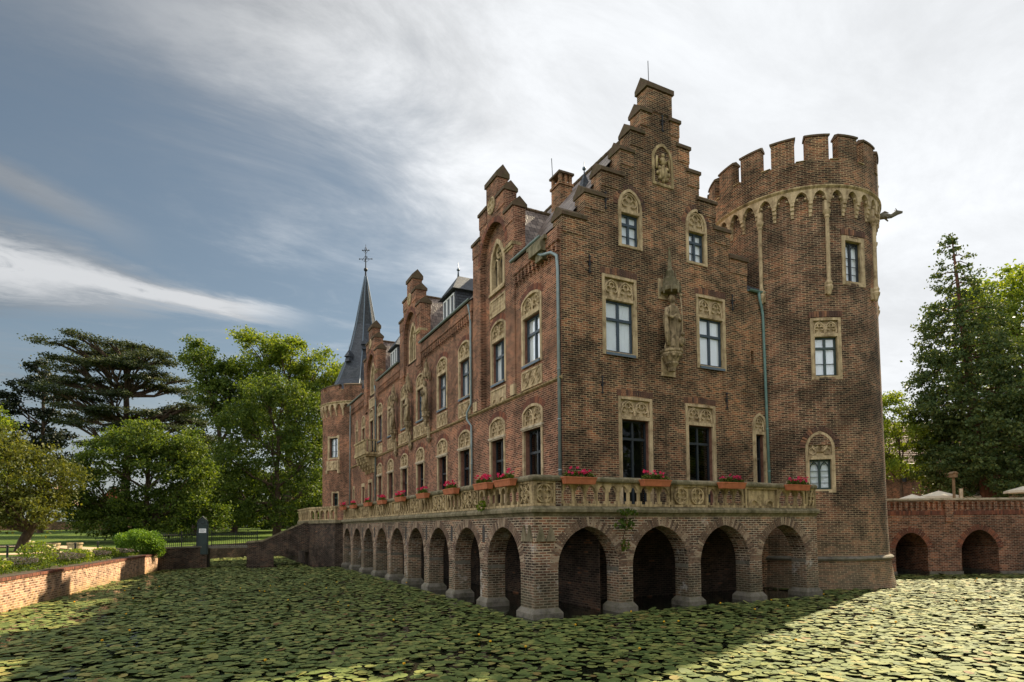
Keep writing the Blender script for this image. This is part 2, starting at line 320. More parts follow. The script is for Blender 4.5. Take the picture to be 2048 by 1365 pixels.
# ------------------------------------------------------------------ helpers
class Frame:
    """wall frame: u along the wall, v up, d outward"""
    def __init__(s, o, u, n): s.o = Vector(o); s.u = Vector(u).normalized(); s.n = Vector(n).normalized()
    def P(s, u, v, d=0.0): return s.o + s.u*u + Vector((0, 0, v)) + s.n*d
class MB:
    def __init__(s): s.v = []; s.f = []; s.uv = {}
    def add(s, vs, fs):
        k = len(s.v); s.v += [tuple(x) for x in vs]; s.f += [tuple(i+k for i in f) for f in fs]
    def face(s, pts, uv=None):
        k = len(s.v); s.v += [tuple(p) for p in pts]; s.f.append(tuple(range(k, k+len(pts))))
        if uv: s.uv[len(s.f)-1] = uv
    def hexa(s, p):
        s.add(p, [(0, 3, 2, 1), (4, 5, 6, 7), (0, 1, 5, 4), (1, 2, 6, 5), (2, 3, 7, 6), (3, 0, 4, 7)])
    def box(s, F, u0, u1, v0, v1, d0, d1):
        s.hexa([F.P(u0, v0, d0), F.P(u1, v0, d0), F.P(u1, v0, d1), F.P(u0, v0, d1), F.P(u0, v1, d0), F.P(u1, v1, d0), F.P(u1, v1, d1), F.P(u0, v1, d1)])
    def xbox(s, x0, x1, y0, y1, z0, z1):
        s.hexa([(x0, y0, z0), (x1, y0, z0), (x1, y1, z0), (x0, y1, z0), (x0, y0, z1), (x1, y0, z1), (x1, y1, z1), (x0, y1, z1)])
    def plate(s, F, outer, holes, d0, d1, back=True):
        loops = [outer]+list(holes); flat = [p for l in loops for p in l]
        tris = tessellate_polygon([[Vector((a, b, 0)) for a, b in l] for l in loops])
        for d in ((d0, d1) if back else (d1,)):
            s.add([F.P(a, b, d) for a, b in flat], tris)
        for l in loops:
            for i in range(len(l)):
                a, b = l[i], l[(i+1) % len(l)]
                s.face([F.P(*a, d0), F.P(*b, d0), F.P(*b, d1), F.P(*a, d1)])
    def tube(s, pts, r, n=8, cap=True):
        pts = [Vector(p) for p in pts]; rs = r if isinstance(r, (list, tuple)) else [r]*len(pts)
        k = len(s.v); up = Vector((0, 0, 1)); prev = None
        for i, p in enumerate(pts):
            a = pts[max(i-1, 0)]; b = pts[min(i+1, len(pts)-1)]; d = (b-a).normalized()
            if prev is None:
                x = d.cross(up); x = d.cross(Vector((0, 1, 0))) if x.length < .05 else x
            else: x = prev - d*prev.dot(d)
            x.normalize(); y = d.cross(x); prev = x
            for j in range(n):
                t_ = 2*pi*j/n; s.v.append(tuple(p + (x*cos(t_)+y*sin(t_))*rs[i]))
        for i in range(len(pts)-1):
            for j in range(n):
                s.f.append((k+i*n+j, k+i*n+(j+1) % n, k+(i+1)*n+(j+1) % n, k+(i+1)*n+j))
        if cap: s.f.append(tuple(k+j for j in range(n))[::-1]); s.f.append(tuple(k+(len(pts)-1)*n+j for j in range(n)))
    def lathe(s, c, prof, seg=24, t0=0.0, t1=2*pi, uvr=None):
        for i in range(len(prof)-1):
            (r0, z0), (r1, z1) = prof[i], prof[i+1]
            for j in range(seg):
                a = t0+(t1-t0)*j/seg; b = t0+(t1-t0)*(j+1)/seg
                R = uvr or max(r0, r1, .1)
                dz = hypot(r1-r0, z1-z0)
                zz0, zz1 = (z0, z0+dz) if abs(z1-z0) < .3*dz else (z0, z1)
                P = [(c[0]+r0*cos(a), c[1]+r0*sin(a), z0), (c[0]+r0*cos(b), c[1]+r0*sin(b), z0), (c[0]+r1*cos(b), c[1]+r1*sin(b), z1), (c[0]+r1*cos(a), c[1]+r1*sin(a), z1)]
                s.face(P, [(R*a, zz0), (R*b, zz0), (R*b, zz1), (R*a, zz1)])
    def blob(s, c, r, n=8, m=6, squash=(1, 1, 1)):
        k = len(s.v)
        for i in range(m+1):
            ph = pi*i/m
            for j in range(n):
                t_ = 2*pi*j/n; s.v.append((c[0]+r*squash[0]*sin(ph)*cos(t_), c[1]+r*squash[1]*sin(ph)*sin(t_), c[2]+r*squash[2]*cos(ph)))
        for i in range(m):
            for j in range(n): s.f.append((k+i*n+j, k+(i+1)*n+j, k+(i+1)*n+(j+1) % n, k+i*n+(j+1) % n))
    def build(s, name, mat, parent=None, smooth=False, base=None):
        """vertices are world coordinates; they become local to the parent's base"""
        me = bpy.data.meshes.new(name)
        off = Vector(base) if base is not None else (root_base(parent) if parent else Vector((0, 0, 0)))
        vs = [(x-off.x, y-off.y, z-off.z) for x, y, z in s.v]
        me.from_pydata(vs, [], s.f)
        uvl = me.uv_layers.new(name='UVMap')
        V = np.array(s.v) if s.v else np.zeros((0, 3)); uvs = np.zeros((len(me.loops), 2), dtype=np.float32); li = 0
        for fi, f in enumerate(s.f):
            n_ = len(f)
            if fi in s.uv: uvs[li:li+n_] = s.uv[fi]
            else:
                p = V[list(f)]; nn = np.zeros(3)
                for i in range(n_):
                    a, b = p[i], p[(i+1) % n_]; nn += np.array(((a[1]-b[1])*(a[2]+b[2]), (a[2]-b[2])*(a[0]+b[0]), (a[0]-b[0])*(a[1]+b[1])))
                l_ = np.linalg.norm(nn); nn = nn/l_ if l_ > 0 else np.array((0, 0, 1.))
                h_ = hypot(nn[0], nn[1])
                if h_ < .25: uvs[li:li+n_] = p[:, :2]
                else:
                    tx, ty = -nn[1]/h_, nn[0]/h_
                    if tx < -.01 or (abs(tx) <= .01 and ty < 0): tx, ty = -tx, -ty
                    uvs[li:li+n_, 0] = p[:, 0]*tx+p[:, 1]*ty; uvs[li:li+n_, 1] = p[:, 2]/max(h_, .35)
            li += n_
        uvl.data.foreach_set('uv', uvs.ravel())
        bm_ = bmesh.new(); bm_.from_mesh(me); bmesh.ops.recalc_face_normals(bm_, faces=bm_.faces) if len(s.f) < 30000 else None; bm_.to_mesh(me); bm_.free()
        if smooth: me.polygons.foreach_set('use_smooth', [True]*len(me.polygons))
        if mat: me.materials.append(MATS[mat])
        o = bpy.data.objects.new(name, me); col.objects.link(o)
        if parent: o.parent = parent
        elif base is not None: o.location = off
        return o
def root_base(o):
    while o.parent: o = o.parent
    return Vector(o.location)
def tag(o, label=None, cat=None, group=None, kind=None):
    if label: o['label'] = label
    if cat: o['category'] = cat
    if group: o['group'] = group
    if kind: o['kind'] = kind
    return o
def thing(name, loc, label, cat, group=None):
    o = bpy.data.objects.new(name, None); col.objects.link(o); o.location = loc; o.empty_display_size = .3
    return tag(o, label, cat, group)
def pointed(a, h, z0=0.0, n=9, cu=0.0):
    """arch curve from left springing to right springing"""
    pts = []
    if h >= a:
        Rr = (h*h+a*a)/(2*a)
        L_ = []
        for i in range(n+1):
            z = h*sin(pi/2*i/n); L_.append((-(sqrt(max(Rr*Rr-z*z, 0))-(Rr-a)), z))
        pts = [(cu+x, z0+z) for x, z in L_]+[(cu-x, z0+z) for x, z in L_[-2::-1]]
    else:
        for i in range(2*n+1):
            x = -cos(pi*i/(2*n)); pts.append((cu+a*x, z0+h*(1-abs(x)**2.1)**.75*.93+h*.07*(1-abs(x))))
    return pts
def arch_shape(cu, w_, zb, zs, za, inset=0.0):
    a = w_/2-inset
    return [(cu+a, zb+inset), (cu-a, zb+inset)] [::-1] + pointed(a, max(za-zs-inset*.6, .02), zs, 8, cu)[::-1]
def rect(u0, u1, v0, v1): return [(u0, v0), (u1, v0), (u1, v1), (u0, v1)]
def rib(mb, F, pts, r=.03, d=0.0, n=5):
    mb.tube([F.P(a, b, d) for a, b in pts], r, n)
def circ(cu, cv, r, a0=0, a1=2*pi, n=14): return [(cu+r*cos(a0+(a1-a0)*i/n), cv+r*sin(a0+(a1-a0)*i/n)) for i in range(n+1)]
def voussoirs(mb, F, pts, length, d0, d1, wid=.085, gap=.02, skip=0.0):
    """radial bricks standing on an arch curve (pts in u,v)"""
    P = [Vector(p) for p in pts]; cum = [0]
    for i in range(len(P)-1): cum.append(cum[-1]+(P[i+1]-P[i]).length)
    n = max(3, int(cum[-1]/(wid+gap)))
    for k in range(n):
        s_ = cum[-1]*(k+.5)/n; i = max(j for j in range(len(cum)) if cum[j] <= s_+1e-9); i = min(i, len(P)-2)
        t_ = (P[i+1]-P[i]).normalized(); c = P[i]+t_*(s_-cum[i]); no = Vector((-t_.y, t_.x))
        jl = length*(1+random.uniform(-.06, .06)); h_ = wid/2; dd = d1+random.uniform(-.004, .004)
        q = [c-t_*h_, c+t_*h_, c+t_*h_*1.12+no*jl, c-t_*h_*1.12+no*jl]
        mb.hexa([F.P(p.x, p.y, d0) for p in q]+[F.P(p.x, p.y, dd) for p in q])
def tracery_lancets(mb, F, cu, w_, z0, z1, d, n=2, r=.028):
    """side-by-side blind lancets with trefoil heads"""
    s_ = w_/n
    for i in range(n):
        c = cu-w_/2+s_*(i+.5); a = s_/2-.03; zs = z0+(z1-z0)*.35; h = (z1-zs)*.95
        rib(mb, F, [(c-a, z0)]+pointed(a, max(h, a*1.01), zs, 6, c)+[(c+a, z0)], r, d)
        rr = a*.36
        rib(mb, F, circ(c, zs+h*.50, rr, -.4*pi, 1.4*pi, 10), r*.8, d)
        rib(mb, F, circ(c-a*.5, zs+h*.12, rr, .3*pi, 1.75*pi, 8), r*.8, d)
        rib(mb, F, circ(c+a*.5, zs+h*.12, rr, -.75*pi, .7*pi, 8), r*.8, d)
def tracery_rose(mb, F, cu, cv, r_, d, r=.03):
    rib(mb, F, circ(cu, cv, r_, n=20), r, d)
    for k in range(4):
        a = pi/2*k+pi/4*0; rib(mb, F, circ(cu+r_*.48*cos(a), cv+r_*.48*sin(a), r_*.42, a-.75*pi, a+.75*pi, 8), r*.75, d)
def tracery_panel(mb, F, u0, u1, v0, v1, d, style, r=.024):
    w_, h_ = u1-u0, v1-v0
    if style == 0:      # fish-bladder waves
        n = max(2, round(w_/h_*1.3)); s_ = w_/n
        for i in range(n):
            c = u0+s_*(i+.5)
            rib(mb, F, [(c-s_/2+s_*k/8, v0+h_*.5+h_*.46*sin(pi*k/8)) for k in range(9)], r, d)
            rib(mb, F, [(c-s_/2+s_*k/8, v0+h_*.5-h_*.46*sin(pi*k/8)) for k in range(9)], r, d)
            rib(mb, F, circ(c, v0+h_/2, h_*.16, n=9), r*.8, d)
    elif style == 1:    # diagonal lattice with discs
        n = max(1, round(w_/h_)); s_ = w_/n
        for i in range(n):
            a = u0+s_*i
            rib(mb, F, [(a, v0), (a+s_, v1)], r, d); rib(mb, F, [(a, v1), (a+s_, v0)], r, d)
            for (x, y) in ((.5, .82), (.5, .18), (.18, .5), (.82, .5)): rib(mb, F, circ(a+s_*x, v0+h_*y, h_*.12, n=8), r*.8, d)
        rib(mb, F, circ((u0+u1)/2, (v0+v1)/2, h_*.3, n=14), r, d)
    elif style == 2:    # row of quatrefoils
        n = max(1, round(w_/h_)); s_ = w_/n
        for i in range(n): tracery_rose(mb, F, u0+s_*(i+.5), (v0+v1)/2, min(s_, h_)*.45, d, r)
    else:               # interlacing fans
        n = 2; s_ = w_/n
        for i in range(n):
            c = u0+s_*(i+.5)
            for q in (.2, .55, .95):
                rib(mb, F, [(c-s_*.48*q, v1)]+[(c-s_*.48*q*cos(pi*k/10), v1-h_*.62*sin(pi*k/10)) for k in range(11)], r, d)
            rib(mb, F, circ(c, v0, h_*.33, 0, pi, 8), r, d)
def window(root, F, cu, zb, zt, gw, w_, zs, za, kind, sash='sash_blue', curtain=True, depth=.30, pz=None, sill=True,
           mould=False, joinery='cross', stonem='sandstone', trac=2, panel_depth=.09, bottom=.14, transom=.64, vous='brick_loose', label=None, jamb='stone_red'):
    """carved stone surround (the window) with tracery, sash, panes, curtain and sill as its parts"""
    if kind == 'flat': outer = rect(cu-w_/2, cu+w_/2, zb-bottom, za)
    else: outer = arch_shape(cu, w_, zb-bottom, zs, za)
    glass = rect(cu-gw/2, cu+gw/2, zb, zt)
    s = MB(); holes = [glass]; hasp = pz is not None
    if hasp:
        if kind == 'flat': ph = rect(cu-w_/2+.12, cu+w_/2-.12, pz, za-.11)
        else: ph = arch_shape(cu, w_-.22, pz, zs-.01, za-.11)
        holes.append(ph)
    s.plate(F, outer, holes, -.06, .035)
    jb = MB(); jb.plate(F, rect(cu-gw/2-.10, cu+gw/2+.10, zb-.09, zt+.09), [glass], -depth-.12, -.062)
    if hasp: s.box(F, cu-w_/2+.08, cu+w_/2-.08, pz-.03, (za if kind == 'flat' else za)-.04, -depth-.10, -panel_depth) if kind == 'flat' else s.plate(F, arch_shape(cu, w_-.16, pz-.03, zs, za-.08), [], -depth-.1, -panel_depth)
    st = s.build('window', stonem, root)
    jb.build('jamb', jamb, st)
    if label: st['label'] = label
    if hasp:
        tb = MB()
        if trac: tracery_lancets(tb, F, cu, w_-.30, pz+.03, (za-.15), -.035, trac, .036)
        if trac: tb.build('tracery', stonem, st)
    if mould:
        mb = MB(); mb.box(F, cu-w_/2-.04, cu+w_/2+.04, zt+.02, zt+.11, -.02, .09); mb.box(F, cu-w_/2-.01, cu+w_/2+.01, zt-.03, zt+.019, -.02, .05); mb.build('lintel', 'coping_pale', st)
    if sill:
        mb = MB(); a = [F.P(cu-gw/2-.02, zb-.01, -depth+.02), F.P(cu+gw/2+.02, zb-.01, -depth+.02), F.P(cu+gw/2+.02, zb-.11, .10), F.P(cu-gw/2-.02, zb-.11, .10)]
        mb.hexa([p-Vector((0, 0, .05)) for p in a]+[p+Vector((0, 0, .05)) for p in a]); mb.build('sill', 'lead', st)
    D = -depth
    f = MB(); f.plate(F, rect(cu-gw/2-.01, cu+gw/2+.01, zb-.01, zt+.01), [rect(cu-gw/2+.075, cu+gw/2-.075, zb+.085, zt-.075)], D-.06, D+.02)
    zm = zb+(zt-zb)*transom
    f.box(F, cu-.045, cu+.045, zb+.05, zt-.05, D-.055, D+.035)
    if joinery in ('cross', 'cross6', 'tracery'): f.box(F, cu-gw/2+.05, cu+gw/2-.05, zm-.05, zm+.05, D-.055, D+.045)
    if joinery in ('cross6', 'grid'):
        ks = (.33, .66) if joinery == 'grid' else (.32,)
        for k in ks: f.box(F, cu-gw/2+.05, cu+gw/2-.05, zb+(zt-zb)*k-.014, zb+(zt-zb)*k+.014, D-.04, D+.01)
    if joinery in ('lancet', 'tracery'):
        for q in (-1, 1):
            c = cu+q*(gw/4-.01); a = gw/4-.06; top = zt-.08; zz_ = top-.32
            rib(f, F, pointed(a, .3, zz_, 5, c), .022, D); rib(f, F, circ(c, top-.06, .05, n=8), .018, D)
            if joinery == 'lancet':
                for k in (.22, .42, .62): f.box(F, c-a, c+a, zb+(zt-zb)*k-.01, zb+(zt-zb)*k+.01, D-.03, D)
    f.build('sash', sash, st)
    p = MB(); p.face([F.P(cu-gw/2+.04, zb+.04, D-.02), F.P(cu+gw/2-.04, zb+.04, D-.02), F.P(cu+gw/2-.04, zt-.04, D-.02), F.P(cu-gw/2+.04, zt-.04, D-.02)]); p.build('pane', 'pane' if curtain else 'pane_dark', st)
    if curtain:
        c = MB(); n = 22; g2 = gw/2+.02
        for q in (-1, 1):
            gap_ = random.uniform(.02, .10); pts = []
            for i in range(n+1):
                u = cu+q*(gap_+(g2-gap_)*i/n); pts.append((u, D-.078-.008*sin(i*2.1)))
            for i in range(n):
                c.face([F.P(pts[i][0], zb-.02, pts[i][1]), F.P(pts[i+1][0], zb-.02, pts[i+1][1]), F.P(pts[i+1][0], zt+.02, pts[i+1][1]), F.P(pts[i][0], zt+.02, pts[i][1])])
        # white inner casement
        c.plate(F, rect(cu-gw/2, cu+gw/2, zb, zt), [rect(cu-gw/2+.12, cu-.05, zb+.13, zm-.08), rect(cu+.05, cu+gw/2-.12, zb+.13, zm-.08), rect(cu-gw/2+.12, cu-.05, zm+.07, zt-.1), rect(cu+.05, cu+gw/2-.12, zm+.07, zt-.1)], D-.066, D-.061)
        c.build('curtain', 'curtain', st)
    if kind == 'flat': hole = rect(cu-w_/2+.04, cu+w_/2-.04, zb-bottom+.04, za-.04)
    else: hole = arch_shape(cu, w_-.08, zb-bottom+.04, zs, za-.05)
    return hole
def win_vous(mb, F, cu, w_, zs, za, kind, L_=.25, over=.015):
    if kind == 'flat': pts = [(cu-w_/2-.05+(w_+.1)*i/8, za+over+.10*sin(pi*i/8)*0+.03*sin(pi*i/8)) for i in range(9)]
    else: pts = pointed(w_/2+over, za-zs+over, zs, 8, cu)
    b_ = MB(); voussoirs(b_, F, pts, L_, -.02, .012); b_.build('brick_arch', mb[1], mb[0])

# ================================================================== MAIN BUILDING
CX, CY = 11.75, 19.1
FF = Frame((CX, CY, 0), (0, 1, 0), (-1, 0, 0))      # long facade, u along +Y
FG = Frame((CX, CY, 0), (1, 0, 0), (0, -1, 0))      # stepped gable front, u along +X
castle = thing('castle', (16.5, 38, 0), 'long red brick moated castle with a tall stepped gable end and carved stone windows', 'castle')
EAVE, RIDGE = 14.25, 20.35
# ---- gable front
holesG = []; vG = (castle, 'brick_loose')
for cu, lab in ((2.67, 'upper left front window with white curtains'), (7.50, 'upper right front window with white curtains')):
    holesG.append(window(castle, FG, cu, 9.62, 11.68, 1.36, 1.68, 0, 12.66, 'flat', pz=11.80, depth=.14, jamb='sandstone_dirty', label=lab)); win_vous(vG, FG, cu, 1.68, 0, 12.66, 'flat')
for cu, lab in ((3.36, 'tall dark doorway window left of centre'), (6.79, 'tall dark doorway window right of centre')):
    holesG.append(window(castle, FG, cu, 3.62, 7.0, 1.36, 1.68, 0, 7.9, 'flat', sash='sash_dark', curtain=False, pz=7.14, sill=False, bottom=.1, transom=.78, joinery='cross', depth=.24, label=lab)); win_vous(vG, FG, cu, 1.68, 0, 7.9, 'flat')
for cu in (3.26, 6.78):
    holesG.append(window(castle, FG, cu, 14.03, 15.34, .90, 1.18, 15.62, 16.36, 'lancet', pz=15.46, joinery='cross6', trac=1, transom=.68, sill=False, bottom=.10, depth=.16, jamb='sandstone_dirty')); win_vous(vG, FG, cu, 1.18, 15.62, 16.36, 'lancet', .2)
holesG.append(window(castle, FG, 10.30, 3.7, 6.85, .52, .92, 7.2, 7.82, 'lancet', sash='sash_dark', curtain=False, pz=6.98, joinery='cross', trac=1, sill=False, stonem='sandstone', transom=.66, bottom=.1, depth=.24))
holesG.append(rect(9.89, 10.07, 10.05, 10.6))
C_ = 4.9
steps = [(4.85, 15.0), (3.82, 16.1), (3.03, 17.2), (2.10, 18.3), (1.56, 19.25), (1.03, 20.25), (.64, 21.45)]
outl = [(0, -.6), (12.0, -.6), (12.0, 13.35), (9.75, 13.35)]
zprev = 13.95
R_ = []
for hw, zt in steps: R_.append((C_+hw, zt))
o2 = []
for i, (x, z) in enumerate(R_):
    o2.append((x, 13.35 if i == 0 else R_[i-1][1]-.3)); o2.append((x, z-.3))
outl += o2
Lf = []
for i in range(len(steps)-1, -1, -1):
    hw, z = steps[i]; x = C_-hw
    Lf.append((x, z-.3)); Lf.append((x, 13.95 if i == 0 else steps[i-1][1]-.3))
outl += Lf+[(0.0, 13.95)]
g = MB(); g.plate(FG, outl, holesG, -.62, 0)
g.build('front_wall', 'brick_dark', castle)
caps = MB(); blk = MB()
def cap(mb, F, u0, u1, z, d0, d1, h=.34, o=.06, drop=.12):
    """saddleback cap with its ridge along the wall"""
    dm = (d0+d1)/2
    a = [F.P(u0-o, z-drop, d0-o), F.P(u1+o, z-drop, d0-o), F.P(u1+o, z-drop, d1+o), F.P(u0-o, z-drop, d1+o)]
    b = [F.P(u0-o, z+.02, d0-o), F.P(u1+o, z+.02, d0-o), F.P(u1+o, z+.02, d1+o), F.P(u0-o, z+.02, d1+o)]
    mb.hexa(a+b)
    r0, r1 = F.P(u0-o, z+h, dm), F.P(u1+o, z+h, dm)
    mb.face([b[0], b[1], r1, r0]); mb.face([b[3], b[2], r1, r0]); mb.face([b[0], b[3], r0]); mb.face([b[1], b[2], r1])
for i, (hw, zt) in enumerate(steps):
    if i == len(steps)-1: cm = MB(); cap(cm, FG, C_-hw, C_+hw, zt-.3, -.62, 0, h=.40, o=.09, drop=.18); cm.build('gable_cap', 'cap_brick', castle); continue
    nx = steps[i+1][0]
    wd = min(hw-nx+.18, 1.05)
    for q in (-1, 1):
        a, b = sorted((C_+q*hw, C_+q*(hw-wd)))
        if q < 0: b = min(b, C_-nx-.001+.12)
        else: a = max(a, C_+nx+.001-.12)
        # little brick block that carries the cap, proud of the wall
        blk = MB(); blk.box(FG, a-.006, b+.006, zt-1.0 if i else zt-1.05, zt-.415, -.66, .035); blk.build('gable_block', 'brick_dark', castle)
        cm = MB(); cap(cm, FG, a, b, zt-.3, -.66, .04); cm.build('gable_cap', 'cap_brick', castle)
blk = MB(); blk.box(FG, C_-.648, C_+.648, 20.0, 20.95, -.655, .03)
blk.build('gable_block', 'brick_dark', castle)
# medallion relief in a pointed frame
md = MB(); sh = arch_shape(4.98, 1.12, 16.9, 18.0, 18.72)
md.plate(FG, sh, [arch_shape(4.98, .88, 17.02, 18.0, 18.60)], -.05, .05); md.plate(FG, arch_shape(4.98, .90, 17.0, 18.0, 18.61), [], -.08, -.02)
mo = md.build('relief_niche', 'sandstone_dirty', castle)
md = MB()
md.blob(FG.P(4.98, 17.45, .02), .27, 10, 6, (1, .5, 1.15)); md.blob(FG.P(4.98, 17.95, .04), .16, 10, 6, (1, .6, 1.2)); md.blob(FG.P(4.98, 18.2, .03), .10, 8, 6)
for a in range(8):
    t_ = a*pi/4; md.blob(FG.P(4.98+.27*cos(t_), 17.42+.3*sin(t_), .05), .09, 6, 4)
for a in (-1, 1): md.tube([FG.P(4.98+a*.12, 17.9, .05), FG.P(4.98+a*.3, 18.1, .03), FG.P(4.98+a*.34, 17.6, .03)], [.05, .07, .05], 6)
md.build('relief', 'sandstone_dirty', mo, smooth=True)
# wall anchors
def anchor(root, F, u, z, L_=.72):
    a = MB(); a.tube([F.P(u, z-L_/2, .05), F.P(u, z+L_/2, .05)], .022, 6); a.tube([F.P(u-.13, z+L_*.12, .05), F.P(u+.13, z+L_*.12, .05)], .02, 6)
    for q in (-1, 1): a.tube([F.P(u, z+q*L_*.36, .05), F.P(u+.07, z+q*L_*.45, .05)], .018, 5); a.tube([F.P(u, z+q*L_*.36, .05), F.P(u-.07, z+q*L_*.45, .05)], .018, 5)
    a.box(F, u-.05, u+.05, z-.05, z+.05, 0, .05)
    a.build('wall_anchor', 'iron', root)
for u, z in ((1.26, 12.9), (1.77, 8.25), (8.78, 12.6), (8.30, 8.2), (2.05, 15.6), (5.0, 19.6)): anchor(castle, FG, u, z)
# ---- corner and link
mb = MB()   # lead roof strip and gutter over the link wall
mb.hexa([FG.P(9.75, 13.3, .02), FG.P(11.4, 13.3, .02), FG.P(11.4, 13.3, -2.4), FG.P(9.75, 13.3, -2.4), FG.P(9.75, 13.5, .02), FG.P(11.4, 13.5, .02), FG.P(11.4, 15.0, -2.4), FG.P(9.75, 15.0, -2.4)])
mb.build('link_roof', 'roof_slate', castle)
def gutter(root, a, b, r=.085, mat='zinc'):
    mb = MB(); a, b = Vector(a), Vector(b); d = (b-a).normalized(); s_ = d.cross(Vector((0, 0, 1))); n = 8; k = len(mb.v)
    for p in (a, b):
        for j in range(n+1):
            t_ = pi+pi*j/n; mb.v.append(tuple(p+s_*cos(t_)*r+Vector((0, 0, sin(t_)*r))))
        for j in range(n, -1, -1):
            t_ = pi+pi*j/n; mb.v.append(tuple(p+s_*cos(t_)*(r-.014)+Vector((0, 0, sin(t_)*(r-.014)+.002))))
    m_ = 2*(n+1)
    for j in range(m_): mb.f.append((j, (j+1) % m_, m_+(j+1) % m_, m_+j))
    mb.build('gutter', mat, root)
def pipe(root, pts, r=.055, mat='zinc'):
    mb = MB(); mb.tube(pts, r, 10)
    P = [Vector(p) for p in pts]
    for i in range(len(P)-1):
        L_ = (P[i+1]-P[i]).length
        if L_ > 1.5:
            for k in range(1, int(L_/1.9)+1):
                c = P[i].lerp(P[i+1], k*1.9/L_) if k*1.9 < L_ else P[i+1]; d = (P[i+1]-P[i]).normalized()
                mb.tube([c-d*.03, c+d*.03], r*1.28, 10)
    mb.build('downpipe', mat, root, smooth=True)
gutter(castle, FG.P(9.75, 13.36, .10), FG.P(10.7, 13.36, .10), .09, 'copper_green')
pipe(castle, [FG.P(10.35, 13.30, .12), FG.P(10.38, 13.0, .12), FG.P(10.52, 12.66, .10), FG.P(10.60, 12.3, .09), FG.P(10.66, 9, .09), FG.P(10.76, 3.5, .09)], .06, 'copper_green')
# ---- long facade
LEN = 39.0
cols = [(2.37, 1.74, 'a'), (6.05, 1.66, 'b'), (9.63, 1.68, 'c'), (12.98, 1.68, 'd'), (16.92, 1.64, 'e'), (20.35, 1.64, 'f'), (23.8, 1.64, 'g'), (26.85, 1.5, 'h')]
holesF = []; holesN = []; vF = (castle, 'brick_loose_red')
FN = Frame((CX+.24, CY, 0), (0, 1, 0), (-1, 0, 0))   # recessed plane of the first cross gable
for cu, w_, k in cols:
    F_ = FN if k == 'b' else FF; cg = 5.72 if k == 'b' else cu
    ww = w_; gw = w_-.30
    h1 = window(castle, F_, cu, 9.55, 11.48, gw, ww, 12.12, 12.46, 'seg', pz=11.66, sill=True, depth=.20)
    h2 = window(castle, FF, cg, 3.62, 6.80, gw, ww, 7.48, 7.82, 'seg', sash='sash_dark', curtain=False, pz=6.98, sill=False, mould=True, joinery='tracery' if k in 'ac' else 'cross', depth=.26, bottom=.1, transom=.70)
    (holesN if k == 'b' else holesF).append(h1); holesF.append(h2)
    win_vous(vF, F_, cu, w_, 12.12, 12.46, 'seg', .26); win_vous(vF, FF, cg, w_, 7.48, 7.82, 'seg', .26)
    ap = MB(); ap.plate(F_, rect(cu-ww/2, cu+ww/2, 8.50, 9.27), [rect(cu-ww/2+.09, cu+ww/2-.09, 8.58, 9.19)], -.02, .045); ap.box(F_, cu-ww/2+.05, cu+ww/2-.05, 8.55, 9.22, -.1, .004)
    tracery_panel(ap, F_, cu-ww/2+.09, cu+ww/2-.09, 8.58, 9.19, .03, {'a': 0, 'b': 3, 'c': 1, 'd': 0, 'e': 2, 'f': 1, 'g': 0, 'h': 3}[k])
    ap.build('apron_panel', 'sandstone', castle)
# far bays: balcony door, narrow windows
for (cu, w_, zb, zt, zs, za, k) in ((29.55, 1.5, 8.75, 11.5, 12.1, 12.5, 'door'), (32.4, 1.35, 9.3, 11.3, 11.9, 12.4, 'w'), (34.9, .95, 9.3, 11.4, 11.8, 12.4, 'w'), (29.9, 1.4, 3.62, 6.5, 0, 6.75, 'door'), (32.4, 1.2, 4.2, 6.3, 0, 6.6, 'w'), (36.2, .8, 4.2, 6.3, 0, 6.6, 'w')):
    kind = 'seg' if zs else 'flat'
    holesF.append(window(castle, FF, cu, zb, zt, w_-.28, w_, zs, za, kind, sash='sash_dark', depth=.2, curtain=(zb > 9), pz=(zt+.16 if zs else None), sill=False, trac=2 if zs else 0, bottom=.1))
# facade walls with the recessed bay of the first cross gable left open
BA0, BA1 = 4.66, 7.44
def clip(hs, a, b): return [h for h in hs if a < sum(p[0] for p in h)/len(h) < b]
w1 = MB()
w1.plate(FF, [(0.62, -.6), (BA0-.005, -.6), (BA0-.005, 13.6), (0.62, 13.6)], clip(holesF, 0, BA0), -.5, 0)
w1.plate(FF, [(BA1+.005, -.6), (LEN, -.6), (LEN, 13.6), (BA1+.005, 13.6)], clip(holesF, BA1, LEN), -.5, 0)
w1.plate(FF, rect(BA0, BA1, -.6, 8.36), [h for h in clip(holesF, BA0, BA1) if h[0][1] < 6], -.5, -.001)
w1.box(FF, 0.004, .62, -.6, 13.9, -.012, .006)
w1.build('facade_wall', 'brick_red', castle)
# string course
sc = MB()
for a, b in ((0.0, 28.1), (31.9, 37.5)):
    sc.hexa([FF.P(a, 8.30, -.02), FF.P(b, 8.30, -.02), FF.P(b, 8.36, .10), FF.P(a, 8.36, .10), FF.P(a, 8.48, -.02), FF.P(b, 8.48, -.02), FF.P(b, 8.41, .12), FF.P(a, 8.41, .12)])
sc.build('string_course', 'sandstone_dirty', castle)
# corbel frieze under the eaves: small hanging brick arches
def frieze(a, b):
    fz = MB()
    fz.box(FF, a, b, 13.6, 14.12, -.3, .16)
    n = int((b-a)/.30)
    for i in range(n):
        u = a+(i+.5)*(b-a)/n
        fz.box(FF, u-.065, u+.065, 13.22, 13.6, -.02, .13); fz.box(FF, u-.04, u+.04, 13.10, 13.22, -.02, .08)
        fz.box(FF, u+.065, u+(b-a)/n-.065, 13.50, 13.6, -.02, .10)
    fz.build('corbel_frieze', 'brick_red', castle)
frieze(0.012, 3.78); frieze(8.32, 16.6); frieze(20.8, 27.1); frieze(31.5, LEN)
